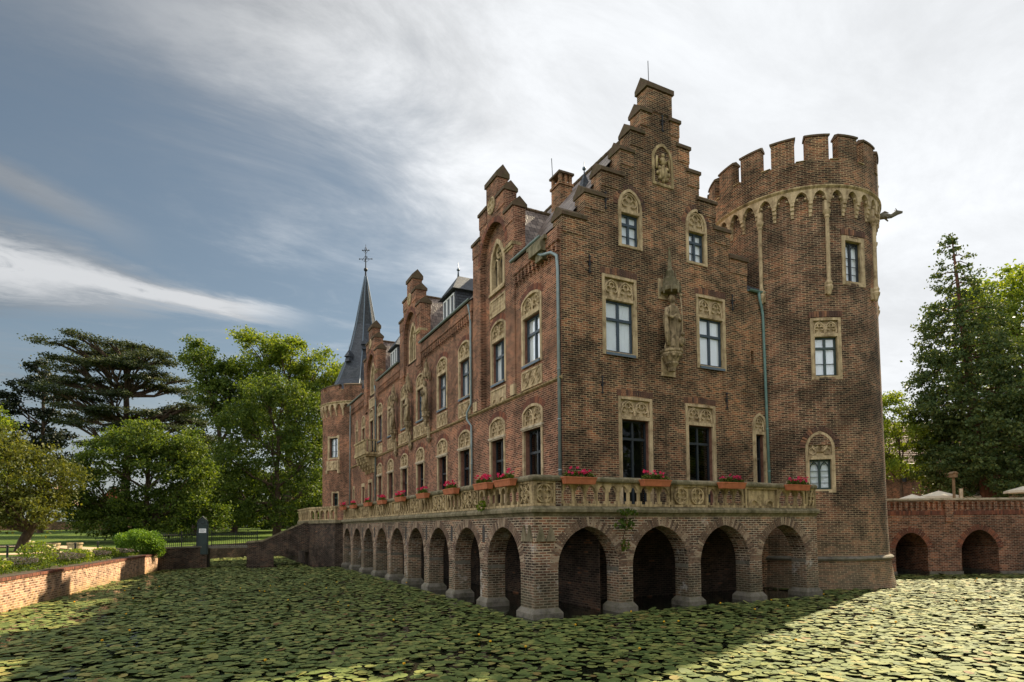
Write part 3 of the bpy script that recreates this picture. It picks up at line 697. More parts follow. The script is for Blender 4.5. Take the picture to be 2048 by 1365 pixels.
# ---- cross gables (each one brick mesh with niche, caps and tracery window)
def cross_gable(c, base, deep, label):
    hw = 2.27; zb = base
    S = [(2.27, 17.2), (1.42, 18.35), (.60, 19.45)]
    out_ = [(c-S[0][0], zb), (c+S[0][0], zb)]
    for i, (h, z) in enumerate(S):
        out_ += [(c+h, (zb if i == 0 else S[i-1][1]-.3)), (c+h, z-.3)] if i else [(c+h, z-.3)]
    for i in range(2, -1, -1):
        h, z = S[i]; out_ += [(c-h, z-.3)]
        if i: out_ += [(c-h, S[i-1][1]-.3)]
    nb = BA0-.0 if deep else None
    niche = arch_shape(c, 2.78, (8.48 if deep else 12.0), 15.5, 17.0)
    m = MB()
    if deep:
        # open bay down to the string course, outer strips stand proud
        outl2 = [(c-S[0][0], 8.48), (c-1.39, 8.48)]+[(x, z) for x, z in pointed(1.39, 1.5, 15.5, 9, c)]+[(c+1.39, 8.48), (c+S[0][0], 8.48)]+out_[2:]
        m.plate(FF, outl2, [], -.5, .06)
        m.plate(FF, rect(c-1.396, c+1.396, 8.47, 13.6), holesN, -.54, -.241)
        m.plate(FF, arch_shape(c, 2.80, 13.602, 15.5, 17.02), [arch_shape(c, 1.5, 13.95, 15.1, 16.28)], -.55, -.24)
    else:
        outl2 = [(c-S[0][0], 12.95), (c-1.30, 12.95)]+pointed(1.30, 1.45, 15.45, 9, c)+[(c+1.30, 12.95), (c+S[0][0], 12.95)]+out_[2:]
        m.plate(FF, outl2, [], -.5, .14)
        m.plate(FF, arch_shape(c, 2.62, 12.95, 15.4, 16.95), [arch_shape(c, 1.5, 13.65, 14.9, 16.2)], -.5, -.10)
        for q in (-1, 1):
            for k in range(4): m.box(FF, min(c+q*2.27, c+q*1.5)+.0, max(c+q*2.27, c+q*1.5), 12.95-.16*(k+1), 12.95-.16*k, -.02, .14-.035*(k+1))
    gb = m.build('cross_gable', 'brick_red', castle); gb['label'] = label
    d1 = .06 if deep else .14
    for i, (h, z) in enumerate(S):
        if i == 2: cp = MB(); cap(cp, FF, c-h, c+h, z-.3, -.5, d1, h=.42, o=.07, drop=.2); cp.build('cap', 'cap_brick', gb)
        else:
            nx = S[i+1][0]
            for q in (-1, 1):
                a, b = sorted((c+q*h, c+q*(nx-.02))); ck = MB(); ck.box(FF, a-.006, b+.006, z-1.05, z-.415, -.52, d1+.03); ck.build('block', 'brick_red', gb); cp = MB(); cap(cp, FF, a, b, z-.3, -.52, d1+.03, h=.34); cp.build('cap', 'cap_brick', gb)
    ar = MB(); D0 = .06 if deep else .14
    voussoirs(ar, FF, pointed(1.40 if deep else 1.31, 1.5, 15.5, 9, c), .24, D0-.05, D0+.012); ar.build('niche_arch', 'brick_loose_red', gb)
    Fd = Frame((CX+(.24 if deep else .10), CY, 0), (0, 1, 0), (-1, 0, 0))
    zb_, zs_, za_ = (13.95, 15.1, 16.28) if deep else (13.65, 14.9, 16.2)
    st = MB(); st.plate(Fd, arch_shape(c, 1.58, zb_-.08, zs_, za_+.06), [arch_shape(c, 1.18, zb_+.08, zs_, za_-.16)], -.3, .05); st.box(Fd, c-.85, c+.85, zb_-.17, zb_-.05, -.1, .10)
    st.box(Fd, c-.055, c+.055, zb_, zs_+.12, -.18, .0)
    for q in (-1, 1): rib(st, Fd, pointed(.27, .40, zs_-.05, 6, c+q*.31), .04, -.09, 6)
    tracery_rose(st, Fd, c, zs_+.62, .27, -.09, .04)
    so = st.build('tracery_window', 'sandstone', gb)
    dk = MB(); dk.plate(Fd, arch_shape(c, 1.3, zb_, zs_, za_-.1), [], -.36, -.28); 
    for q in (-1, 1): dk.box(Fd, c+q*.31-.25, c+q*.31-.2, zb_+.05, zs_+.1, -.26, -.2); dk.box(Fd, c+q*.31+.2, c+q*.31+.25, zb_+.05, zs_+.1, -.26, -.2); dk.box(Fd, c+q*.31-.25, c+q*.31+.25, zb_+.8, zb_+.86, -.26, -.2)
    dk.build('shutter', 'sash_dark', gb)
    if deep or c > 25:
        tz0, tz1 = (12.72, 13.58) if deep else (12.55, 13.3)
        Ft = Fd if deep else FF
        tb = MB(); tb.plate(Ft, rect(c-.85, c+.85, tz0, tz1), [rect(c-.74, c+.74, tz0+.1, tz1-.1)], -.05, .05); tb.box(Ft, c-.8, c+.8, tz0+.05, tz1-.05, -.04, .015)
        rg = random.Random(3)
        for r_ in range(4):       # rows of worn, unreadable carved strokes
            zc = tz1-.19-r_*(tz1-tz0-.25)/3.6; u = c-.66
            while u < c+.62:
                l_ = rg.uniform(.03, .07); tb.box(Ft, u, u+l_, zc-.035, zc+.035, .0, .026); u += l_+.03
        tb.build('tablet', 'sandstone', gb)
    rd = MB(); F2 = Frame((CX-D0-.005, CY, 0), (0, 1, 0), (-1, 0, 0)); tracery_rose(rd, F2, c, 17.85 if deep else 17.75, .36, .02, .045)
    rd.plate(F2, circ(c, 17.85 if deep else 17.75, .38, n=18)[:-1], [], -.03, .012)
    rd.build('roundel', 'sandstone', gb)
    for q in (-1, 1):
        kb = MB(); kb.box(FF, c+q*1.83-.45, c+q*1.83+.45, 15.05, 15.2, -.3, D0+.10); kb.box(FF, c+q*1.83-.38, c+q*1.83+.38, 14.95, 15.05, -.3, D0+.05)
        if q < 0: kb.build('shoulder', 'sandstone_dirty', gb)
    # roof of the cross gable, running back into the main slope
    rf = MB(); zr, ze, hh = 18.1, 14.3, 2.42
    x0 = CX+.42; xr = CX+(zr-EAVE)/1.246+.1
    for q in (-1, 1):
        rf.face([(x0, CY+c, zr), (xr, CY+c, zr), (x0+.1, CY+c+q*hh, ze)] if False else [(x0, CY+c, zr), (xr, CY+c, zr), (CX+.1, CY+c+q*hh, ze), (x0-.02, CY+c+q*hh, ze)],
                [(0, hypot(hh, zr-ze)), (xr-x0, hypot(hh, zr-ze)), (CX+.1-x0, 0), (0, 0)])
    rf.build('cross_roof', 'roof_tile', gb)
    rr_ = MB(); n = 9
    for i in range(n):
        a = x0+(xr-x0)*i/n; rr_.tube([(a, CY+c, zr+.02), (a+(xr-x0)/n-.02, CY+c, zr+.03)], [.10, .085], 8)
    rr_.build('ridge_tiles', 'cap_brick', gb)
cross_gable(6.05, 8.48, True, 'nearest cross gable, reaching down over two storeys')
cross_gable(18.7, 12.95, False, 'middle cross gable on stepped corbels')
cross_gable(29.4, 12.95, False, 'farthest cross gable, over the balcony')
# pilaster base stones under the first gable
pb = MB()
for c in (3.98, 8.12): pb.box(FF, c-.22, c+.22, 8.48, 8.95, 0, .10); 
pb.build('pilaster_base', 'sandstone', castle)
# ---- roof
rf = MB()
XR = CX+4.9; y0, y1 = CY+.5, CY+LEN
sl = hypot(4.9, RIDGE-EAVE)
def slope(xa, xb, y0, y1, f0=0.0):
    n = 10; P = []
    for i in range(n+1):
        f_ = f0+(1-f0)*i/n; z = EAVE-.02+(RIDGE-EAVE)*(f_-.045*sin(pi*min(1, f_*2.2))*(1 if f_ < .45 else 0)); P.append((xa+(xb-xa)*f_, z))
    for i in range(n):
        (a, za), (b, zb_) = P[i], P[i+1]
        rf.face([(a, y0, za), (a, y1, za), (b, y1, zb_), (b, y0, zb_)], [(y0, sl*i/n), (y1, sl*i/n), (y1, sl*(i+1)/n), (y0, sl*(i+1)/n)])
gs = [(3.8, 8.3), (16.45, 20.95), (27.15, 31.65)]; ya_ = .5
for a, b in gs+[(LEN, LEN)]:
    slope(CX-.12, XR, CY+ya_, CY+a)
    if b > a: slope(CX-.12, XR, CY+a, CY+b, .15)
    ya_ = b
slope(CX+9.95, XR, y0, y1)
rf.build('roof', 'roof_tile', castle)
rt = MB()
y = y0
while y < y1-.4:
    rt.tube([(XR, y, RIDGE+.02), (XR, y+.38, RIDGE+.03)], [.11, .095], 8); y += .4
rt.build('ridge_tiles', 'cap_brick', castle)
bk = MB()    # rear and end walls, floors
bk.xbox(CX+9.3, CX+9.8, CY+.62, CY+LEN, -.6, 14.3); bk.xbox(CX+.5, CX+9.3, CY+LEN-.5, CY+LEN, -.6, 14.3)
bk.face([(CX+.1, CY+LEN-.02, 14.3), (CX+9.7, CY+LEN-.02, 14.3), (XR, CY+LEN-.02, RIDGE-.05)])
bk.build('rear_wall', 'brick_dark', castle)
fl = MB()
for z in (3.2, 8.3, 13.7): fl.xbox(CX+.5, CX+9.3, CY+.62, CY+LEN-.5, z, z+.2)
fl.xbox(CX+5, CX+5.2, CY+.7, CY+LEN-.6, 3.4, 13.7)
fl.build('floor_slabs', 'interior', castle)
for a, b in ((1.1, 3.75), (8.35, 16.4), (21.0, 27.1), (31.7, LEN)): gutter(castle, FF.P(a, EAVE-.02, .24), FF.P(b, EAVE-.02, .24))
pipe(castle, [FF.P(1.45, 14.0, .24), FF.P(1.42, 13.62, .24), FF.P(1.05, 13.40, .24), FF.P(.42, 13.25, .20), FF.P(.17, 13.05, .10), FF.P(.13, 12.5, .08), FF.P(.12, 3.5, .08)], .062, 'zinc')
pipe(castle, [FF.P(8.62, 14.0, .22), FF.P(8.62, 13.6, .12), FF.P(8.60, 13.2, .09), FF.P(8.58, 8.95, .09), FF.P(8.86, 8.55, .2), FF.P(8.86, 8.2, .2), FF.P(8.56, 7.85, .09), FF.P(8.5, 3.5, .09)])
pipe(castle, [FF.P(27.75, 14.0, .22), FF.P(27.9, 13.5, .09), FF.P(27.95, 3.5, .09)], .06)
pipe(castle, [FF.P(36.6, 14.0, .22), FF.P(37.2, 13.4, .12), FF.P(37.3, 12.0, .12), FF.P(37.3, 3.5, .12)], .06)
# corner corbel and stone kneeler at the eave
kn = MB(); kn.box(FF, .9, 1.9, 13.55, 13.95, -.1, .38); kn.box(FF, .75, 2.2, 13.95, 14.1, -.1, .30); kn.box(FF, 1.0, 1.55, 13.25, 13.6, -.1, .26)
kn.build('eave_corbel', 'stone_mossy', castle)
# ---- chimneys and dormers
ch = MB(); ch.xbox(14.92, 15.62, 24.3, 25.1, 17.4, 19.40); ch.xbox(14.86, 15.68, 24.24, 25.16, 19.3, 19.42)
for x in (14.92, 15.20, 15.47):
    for y in (24.3, 24.95): ch.xbox(x, x+.15, y, y+.15, 19.42, 19.85)
co = ch.build('chimney', 'brick_dark', castle)
ch = MB(); ch.xbox(14.84, 15.70, 24.22, 25.18, 19.85, 19.95); ch.xbox(14.95, 15.6, 24.35, 25.05, 19.95, 20.03); ch.build('chimney_cap', 'cap_brick', co)
ch = MB(); ch.tube([(15.0, 25.1, 20.0), (14.95, 25.1, 21.0)], .018, 5); ch.build('lightning_rod', 'iron', co)
ch = MB(); ch.xbox(15.4, 16.1, 47.0, 47.8, 17.5, 19.6); ch.build('chimney', 'brick_red', castle)
ch = MB(); ch.tube([FG.P(4.6, 21.2, -.3), FG.P(4.58, 22.4, -.3)], .016, 5); ch.build('lightning_rod', 'iron', castle)
def dormer(ya, yb, finial=True):
    x0, zt = CX+.42, 16.15; zb_ = 14.35; x1 = CX+2.0; ym = (ya+yb)/2
    d = MB(); d.hexa([(x0, ya, zb_-.2), (x1, ya, zb_-.2), (x1, yb, zb_-.2), (x0, yb, zb_-.2), (x0, ya, zt), (x1, ya, zt), (x1, yb, zt), (x0, yb, zt)])
    do = d.build('dormer', 'roof_slate', castle)
    r = MB(); o = .22; a = [(x0-.25, ya-o, zt-.08), (x1+.6, ya-o, zt-.08), (x1+.6, yb+o, zt-.08), (x0-.25, yb+o, zt-.08)]
    zz_ = zt+1.15; p0 = (x0+.55, ym, zz_); p1 = (x1+1.4, ym, zz_)
    r.face([a[0], a[1], p1, p0]); r.face([a[3], a[2], p1, p0]); r.face([a[0], a[3], p0]); r.face(a)
    r.build('dormer_roof', 'roof_slate', do)
    f = MB(); FD = Frame((x0-.02, 0, 0), (0, 1, 0), (-1, 0, 0)); wd = (yb-ya-.24)/3
    for k in range(3):
        u = ya+.12+wd*k; f.plate(FD, rect(u+.02, u+wd-.02, zb_+.35, zt-.22), [rect(u+.09, u+wd-.09, zb_+.43, zt-.3)], -.02, .04)
    f.build('casement', 'white_paint', do)
    p = MB(); p.box(FD, ya+.13, yb-.13, zb_+.38, zt-.25, -.015, .005); p.build('pane', 'sash_dark', do)
    if finial:
        s_ = MB(); s_.tube([(x0+.55, ym, zz_-.05), (x0+.55, ym, zz_+.35), (x0+.55, ym, zz_+.8)], [.06, .03, .008], 8); s_.blob((x0+.55, ym, zz_+.36), .10, 8, 6, (1, 1, .8)); s_.build('finial', 'lead', do, smooth=True)
dormer(31.0, 33.0); dormer(42.5, 44.4)
# pointed slate turret dormer behind the gable steps
td = MB(); c = (14.05, 20.9)
td.lathe(c, [(.55, 16.6), (.42, 16.75), (.05, 17.7)], 4, pi/4, 2*pi+pi/4); to = td.build('dormer', 'roof_slate', castle)
td = MB(); td.tube([(c[0], c[1], 17.6), (c[0], c[1], 18.25)], [.035, .01], 6); td.blob((c[0], c[1], 17.95), .085, 8, 6); td.build('finial', 'lead', to, smooth=True)
# ---- balcony on the far bay
bl = MB(); b0, b1 = 27.55, 31.45
bl.box(FF, b0, b1, 8.55, 8.72, 0, 1.0); bl.box(FF, b0+.1, b1-.1, 8.42, 8.55, 0, .9)
for k in range(4):
    u = b0+.5+k*(b1-b0-1.0)/3; r_ = .9
    for q in range(5): bl.box(FF, u-.13, u+.13, 8.42-.24*(q+1), 8.42-.24*q, 0, r_*cos(pi/2*(q+.6)/5.3))
bo = bl.build('balcony', 'sandstone_dirty', castle)
br_ = MB(); FB = Frame((CX-.97, CY, 0), (0, 1, 0), (-1, 0, 0)); br_.box(FB, b0, b1, 9.6, 9.72, -.12, .05); br_.box(FB, b0, b1, 8.72, 8.82, -.1, .02)
for k in range(3):
    a = b0+.04+k*(b1-b0-.08)/3; b = a+(b1-b0-.08)/3-.05; br_.plate(FB, rect(a, b, 8.82, 9.6), [], -.08, -.03); tracery_panel(br_, FB, a+.06, b-.06, 8.88, 9.54, -.02, 2)
FB2 = Frame((CX, CY+b0, 0), (1, 0, 0), (0, -1, 0)); 
for k in range(5): u = -.95+k*.21; br_.box(FB2, u, u+.07, 8.82, 9.6, -.1, -.02)
br_.box(FB2, -1.02, 0, 9.6, 9.72, -.14, .02)
br_.build('parapet', 'sandstone_dirty', bo)
# ================================================================== STATUES
def statue(base, F, u, z0, h, label, lean=0.0, group=None, arms='book'):
    """carved robed figure: one continuous body with head; faces outward from wall frame F"""
    p = F.P(u, z0, .34); root = thing('statue', p, label, 'statue', group)
    m = MB(); s_ = h/2.0; rg = random.Random(int(u*10)); n = 28
    prof = [(0, .27, .22), (.12, .29, .24), (.5, .25, .21), (.85, .23, .18), (1.1, .22, .165), (1.3, .245, .165), (1.48, .26, .16), (1.60, .19, .13), (1.66, .085, .085), (1.72, .07, .075), (1.76, .095, .10), (1.84, .108, .125), (1.93, .10, .12), (2.0, .06, .075), (2.03, .01, .01)]
    k0 = len(m.v)
    ph = [rg.uniform(0, 6) for _ in range(4)]
    for z, a, b in prof:
        f_ = max(0, 1-z/1.5)
        for j in range(n):
            t_ = 2*pi*j/n; fold = 1+f_*.11*(sin(5*t_+ph[0]+z*1.1)+.6*sin(9*t_+ph[1]-z*1.8))
            ux = a*cos(t_)*fold+lean*sin(z*1.6)*.12; dy = b*sin(t_)*fold
            m.v.append(tuple(F.P(u+ux*s_, z0+z*s_, .34+dy*s_)))
    for i in range(len(prof)-1):
        for j in range(n): m.f.append((k0+i*n+j, k0+i*n+(j+1) % n, k0+(i+1)*n+(j+1) % n, k0+(i+1)*n+j))
    m.f.append(tuple(k0+j for j in range(n)))
    def P(x, z, d): return F.P(u+x*s_, z0+z*s_, .34+d*s_)
    # hair / beard mass, nose
    m.blob(P(lean*.03, 1.80, .11), .055*s_, 8, 5, (1, 1, 1.5)); m.blob(P(lean*.03, 1.87, .125), .018*s_, 6, 4)
    # arms and hands
    m.tube([P(-.21, 1.5, .02), P(-.30, 1.22, .06), P(-.14, 1.12, .22), P(-.03, 1.2, .25)], [.085*s_, .085*s_, .06*s_, .04*s_], 8)
    m.tube([P(.21, 1.5, .02), P(.31, 1.25, .04), P(.22, 1.05, .2), P(.10, 1.12, .27)], [.085*s_, .085*s_, .06*s_, .04*s_], 8)
    for hx, hz in ((-.02, 1.2), (.09, 1.12)):
        for q in range(4): m.tube([P(hx, hz+.02*q-.03, .25), P(hx+.05*(1 if hx < 0 else -1), hz+.02*q-.02, .29)], .011*s_, 5)
    if arms == 'book':
        q = [P(-.10, 1.14, .24), P(.10, 1.10, .24), P(.10, 1.10, .31), P(-.10, 1.14, .31)]; m.hexa(q+[x+Vector((0, 0, .26*s_)) for x in q])
    else:
        m.tube([P(.26, .0, .26), P(.27, 1.1, .26), P(.24, 1.95, .22)], .022*s_, 6); m.blob(P(.24, 1.98, .22), .06*s_, 7, 5)
    # cloak hanging from the shoulders
    for q in (-1, 1):
        m.tube([P(q*.2, 1.52, 0), P(q*.31, 1.1, .03), P(q*.30, .6, .08), P(q*.26, .12, .1)], [.07*s_, .10*s_, .10*s_, .08*s_], 7)
    if arms == 'dog':
        m.blob(P(.22, .28, .28), .13*s_, 9, 6, (1, .8, 1.4)); m.blob(P(.2, .52, .34), .08*s_, 8, 6); m.tube([P(.2, .5, .36), P(.17, .47, .45)], [.045*s_, .03*s_], 6)
    o = m.build('figure', 'statue_stone', root, smooth=True)
    return root
def console_canopy(root, F, u, z0, zc, r_=.42, tall=1.3, shaft=None):
    c = MB()
    for k, (z, rr) in enumerate(((0, 1.0), (-.10, .92), (-.2, .98), (-.34, .72), (-.5, .52), (-.66, .34), (-.86, .2))):
        pass
    P0 = F.P(u, 0, .30)
    prof = [(.02, z0), (r_, z0), (r_, z0-.09), (r_*.9, z0-.13), (r_*.95, z0-.20), (r_*.72, z0-.36), (r_*.55, z0-.5), (r_*.6, z0-.56), (r_*.36, z0-.72), (r_*.3, z0-.86), (.02, z0-.90)]
    c.lathe((P0.x, P0.y), prof, 10)
    for k in range(9):
        a = 2*pi*k/9; c.blob((P0.x+r_*.82*cos(a), P0.y+r_*.82*sin(a), z0-.27), .06, 6, 4)
    if shaft: c.lathe((F.P(u, 0, .12).x, F.P(u, 0, .12).y), [(.13, z0-.86), (.11, z0-1.0), (.11, shaft+.2), (.17, shaft+.1), (.02, shaft-.25)], 8)
    c.build('console', 'statue_stone', root)
    k_ = MB(); P1 = F.P(u, 0, .28)
    k_.lathe((P1.x, P1.y), [(.02, zc), (r_*.85, zc), (r_*.9, zc+.14), (r_*.62, zc+.22), (r_*.6, zc+.5), (r_*.4, zc+.6), (r_*.36, zc+.85), (r_*.2, zc+.95), (.035, zc+tall), (.07, zc+tall+.04), (.01, zc+tall+.12)], 8)
    for j in range(8):
        a = 2*pi*j/8+.2; x, y = P1.x+r_*.86*cos(a), P1.y+r_*.86*sin(a)
        k_.tube([(x, y, zc-.14), (x, y, zc+.18), (x, y, zc+.42)], [.03, .045, .006], 5)
        if j % 2: x, y = P1.x+r_*.5*cos(a), P1.y+r_*.5*sin(a); k_.tube([(x, y, zc+.45), (x, y, zc+.95)], [.035, .005], 5)
    k_.build('canopy', 'stone_mossy' if tall > 1.5 else 'statue_stone', root)
console_canopy(castle, FG, 5.02, 9.92, 12.35, .47, 1.75)
mb = MB(); mb.box(FG, 4.72, 5.42, 8.92, 9.9, -.02, .06); mb.build('bracket_stone', 'sandstone', castle); mb = MB(); mb.box(FG, 4.62, 5.1, 12.1, 12.95, -.02, .05); mb.build('bracket_stone', 'sandstone', castle)
statue(None, FG, 5.02, 9.93, 2.25, 'large weathered stone saint with an animal, alone on the front gable wall', lean=1, arms='dog')
for i, (u, lab) in enumerate(((14.95, 'stone saint on a console, nearest of the three statues on the long side'), (18.65, 'stone saint on a console, middle one of the three statues on the long side'), (22.05, 'stone saint on a console, farthest of the three statues on the long side'))):
    console_canopy(castle, FF, u, 9.66, 11.72, .27, 1.0, shaft=8.0)
    statue(None, FF, u, 9.67, 1.80, lab, lean=(-1)**i*.6, arms=('book', 'staff', 'book')[i])
# gothic stone panels between the statues
for a, b in ((15.3, 16.0), (17.85, 18.3), (19.0, 19.45), (21.25, 21.7), (22.4, 22.9)):
    sp = MB(); sp.plate(FF, rect(a, b, 8.5, 9.27), [rect(a+.06, b-.06, 8.57, 9.2)], 0, .04); sp.box(FF, a+.03, b-.03, 8.53, 9.24, 0, .01); tracery_panel(sp, FF, a+.06, b-.06, 8.57, 9.2, .02, 2); sp.build('stone_panel', 'sandstone', castle)

# ================================================================== ROUND TOWER
def cyl_wall(mb, c, zr, holes, seg=72, t0=-pi, t1=pi):
    """zr: list of (z, r) wall profile; holes: (ta, tb, z0, z1) in radians"""
    ts = sorted(set([t0+(t1-t0)*i/seg for i in range(seg+1)]+[x for h in holes for x in h[:2]]))
    zs = sorted(set([z for z, r in zr]+[x for h in holes for x in h[2:]]))
    R = lambda z: float(np.interp(z, [a for a, b in zr], [b for a, b in zr]))
    for i in range(len(zs)-1):
        za, zb_ = zs[i], zs[i+1]; zm = (za+zb_)/2; ra, rb = R(za), R(zb_)
        for j in range(len(ts)-1):
            a, b = ts[j], ts[j+1]; tm = (a+b)/2
            if b-a < 1e-6 or any(h[0] < tm < h[1] and h[2] < zm < h[3] for h in holes): continue
            mb.face([(c[0]+ra*cos(a), c[1]+ra*sin(a), za), (c[0]+ra*cos(b), c[1]+ra*sin(b), za), (c[0]+rb*cos(b), c[1]+rb*sin(b), zb_), (c[0]+rb*cos(a), c[1]+rb*sin(a), zb_)],
                    [(3.55*a, za), (3.55*b, za), (3.55*b, zb_), (3.55*a, zb_)])
def tower_top(root, c, R, Rp, zc, zmould, zcren, zmer, nmer, m0, narch, a0, mat, wfrac=.68):
    """arched stone corbel band, moulding, parapet ring and merlons"""
    st = MB(); F_all = []
    dth = 2*pi/narch; zt = zmould-.12; zs = zt-.52; zb_ = zc
    n = 8
    for k in range(narch):
        th = a0+dth*k; chord = dth*R*.5
        # arch plate curved over the bay, in strips
        half = dth/2; aw = half*.72
        us = [-half]+[(-aw+2*aw*i/n) for i in range(n+1)]+[half]
        for i in range(len(us)-1):
            a, b = us[i], us[i+1]; m_ = (a+b)/2
            def zl(x):
                q = abs(x)/aw
                return zs if q >= 1 else zs+.36*(1-q**2)**.5+.06*(1-q)
            if abs(m_) > aw: l0 = l1 = zs-.0
            else: l0, l1 = zl(a), zl(b)
            ra, rb = R+.10, Rp+.02
            A = [(ra if 0 else Rp+.02)]
            pts = []
            for (x, z) in ((a, l0), (b, l1), (b, zt), (a, zt)):
                t_ = th+x; pts.append((c[0]+(Rp+.02)*cos(t_), c[1]+(Rp+.02)*sin(t_), z))
            st.face(pts)
            st.face([pts[0], pts[1], (c[0]+R*cos(th+b), c[1]+R*sin(th+b), l1), (c[0]+R*cos(th+a), c[1]+R*sin(th+a), l0)])
        # cusps of the trefoil
        for q in (-1, 1):
            t_ = th+q*aw*.62; st.blob((c[0]+(Rp-.05)*cos(t_), c[1]+(Rp-.05)*sin(t_), zs+.12), .055, 6, 4)
        # corbel between the bays, three stepped rolls
        t_ = th+half
        for i, (dz, rr, ww) in enumerate(((0, Rp+.01, .085), (-.17, R+.14, .08), (-.34, R+.09, .07), (-.50, R+.05, .06))):
            Fk = Frame((c[0], c[1], 0), (-sin(t_), cos(t_), 0), (cos(t_), sin(t_), 0))
            st.box(Fk, -ww, ww, zs+dz-.15, zs+dz+.02, R-.1, rr)
    st.build('corbel_arches', 'sandstone', root)
    mo = MB(); mo.lathe(c, [(Rp-.1, zmould-.13), (Rp+.03, zmould-.13), (Rp+.10, zmould-.05), (Rp+.10, zmould), (Rp+.02, zmould+.05), (Rp-.1, zmould+.05)], 72); mo.build('moulding', 'sandstone_dirty', root)
    pr = MB(); pr.lathe(c, [(Rp, zmould+.04), (Rp, zcren)], 96, uvr=3.6); pr.lathe(c, [(Rp-.42, zcren), (Rp-.42, zmould+.04)], 48); pr.lathe(c, [(Rp, zcren), (Rp-.42, zcren)], 96); pr.lathe(c, [(Rp, zmould+.04), (R-.2, zmould+.04)], 48)
    pr.build('parapet', mat, root)
    sc_ = MB(); d_ = 2*pi/nmer; 
    for k in range(nmer):
        th = m0+d_*k; a, b = th-d_*wfrac/2, th+d_*wfrac/2; n_ = 4
        mm = MB()
        for i in range(n_):
            t0_, t1_ = a+(b-a)*i/n_, a+(b-a)*(i+1)/n_
            P = lambda r, t_, z: (c[0]+r*cos(t_), c[1]+r*sin(t_), z)
            mm.face([P(Rp, t0_, zcren-.01), P(Rp, t1_, zcren-.01), P(Rp, t1_, zmer-.1), P(Rp, t0_, zmer-.1)], [(3.6*t0_, zcren), (3.6*t1_, zcren), (3.6*t1_, zmer), (3.6*t0_, zmer)])
            mm.face([P(Rp-.42, t0_, zcren), P(Rp-.42, t1_, zcren), P(Rp-.42, t1_, zmer-.1), P(Rp-.42, t0_, zmer-.1)])
        for t_ in (a, b): mm.face([P(Rp, t_, zcren-.01), P(Rp-.42, t_, zcren-.01), P(Rp-.42, t_, zmer-.1), P(Rp, t_, zmer-.1)])
        me_ = mm.build('merlon', mat, root)
        cc = MB()
        for i in range(n_):
            t0_, t1_ = a-.012+(b-a+.024)*i/n_, a-.012+(b-a+.024)*(i+1)/n_
            A = [P(Rp+.05, t0_, zmer-.1), P(Rp+.05, t1_, zmer-.1), P(Rp-.47, t1_, zmer-.1), P(Rp-.47, t0_, zmer-.1)]
            B = [P(Rp+.05, t0_, zmer-.02), P(Rp+.05, t1_, zmer-.02), P(Rp-.47, t1_, zmer-.02), P(Rp-.47, t0_, zmer-.02)]
            cc.hexa(A+B); cc.face([B[0], B[1], P(Rp-.2, t1_, zmer+.1), P(Rp-.2, t0_, zmer+.1)]); cc.face([B[3], B[2], P(Rp-.2, t1_, zmer+.1), P(Rp-.2, t0_, zmer+.1)])
            if i == 0: cc.face([B[0], B[3], P(Rp-.2, t0_, zmer+.1)])
            if i == n_-1: cc.face([B[1], B[2], P(Rp-.2, t1_, zmer+.1)])
        cc.build('merlon_cap', 'cap_brick', me_)
        t0_, t1_ = b+.01, a+d_-.01
        for i in range(2):
            q0, q1 = t0_+(t1_-t0_)*i/2, t0_+(t1_-t0_)*(i+1)/2
            sc_.hexa([P(Rp+.05, q0, zcren), P(Rp+.05, q1, zcren), P(Rp-.46, q1, zcren), P(Rp-.46, q0, zcren), P(Rp+.05, q0, zcren+.03), P(Rp+.05, q1, zcren+.03), P(Rp-.46, q1, zcren+.09), P(Rp-.46, q0, zcren+.09)])
    sc_.build('crenel_sills', 'sandstone_dirty', root)
TK = 33/31.5; TC, TR, TP = (25.99, 20.33), 3.53*TK, 3.68*TK
SZ = lambda z: 2.8+(z-2.8)*TK
tower = thing('round_tower', (TC[0], TC[1], 0), 'big round brick tower with battlements at the right end of the castle', 'tower')
TZ = [(-.6, 4.12), (0, 4.03), (.5, 3.93), (1.15, 3.85), (1.5, 3.80), (3.0, 3.75), (8, 3.71), (13, 3.67), (18, 3.67)]
RZ = lambda z: float(np.interp(z, [a for a, b in TZ], [b for a, b in TZ]))
def tframe(c, r, th): return Frame((c[0]+r*cos(th), c[1]+r*sin(th), 0), (-sin(th), cos(th), 0), (cos(th), sin(th), 0))
holesT = []; vT = (tower, 'brick_loose')
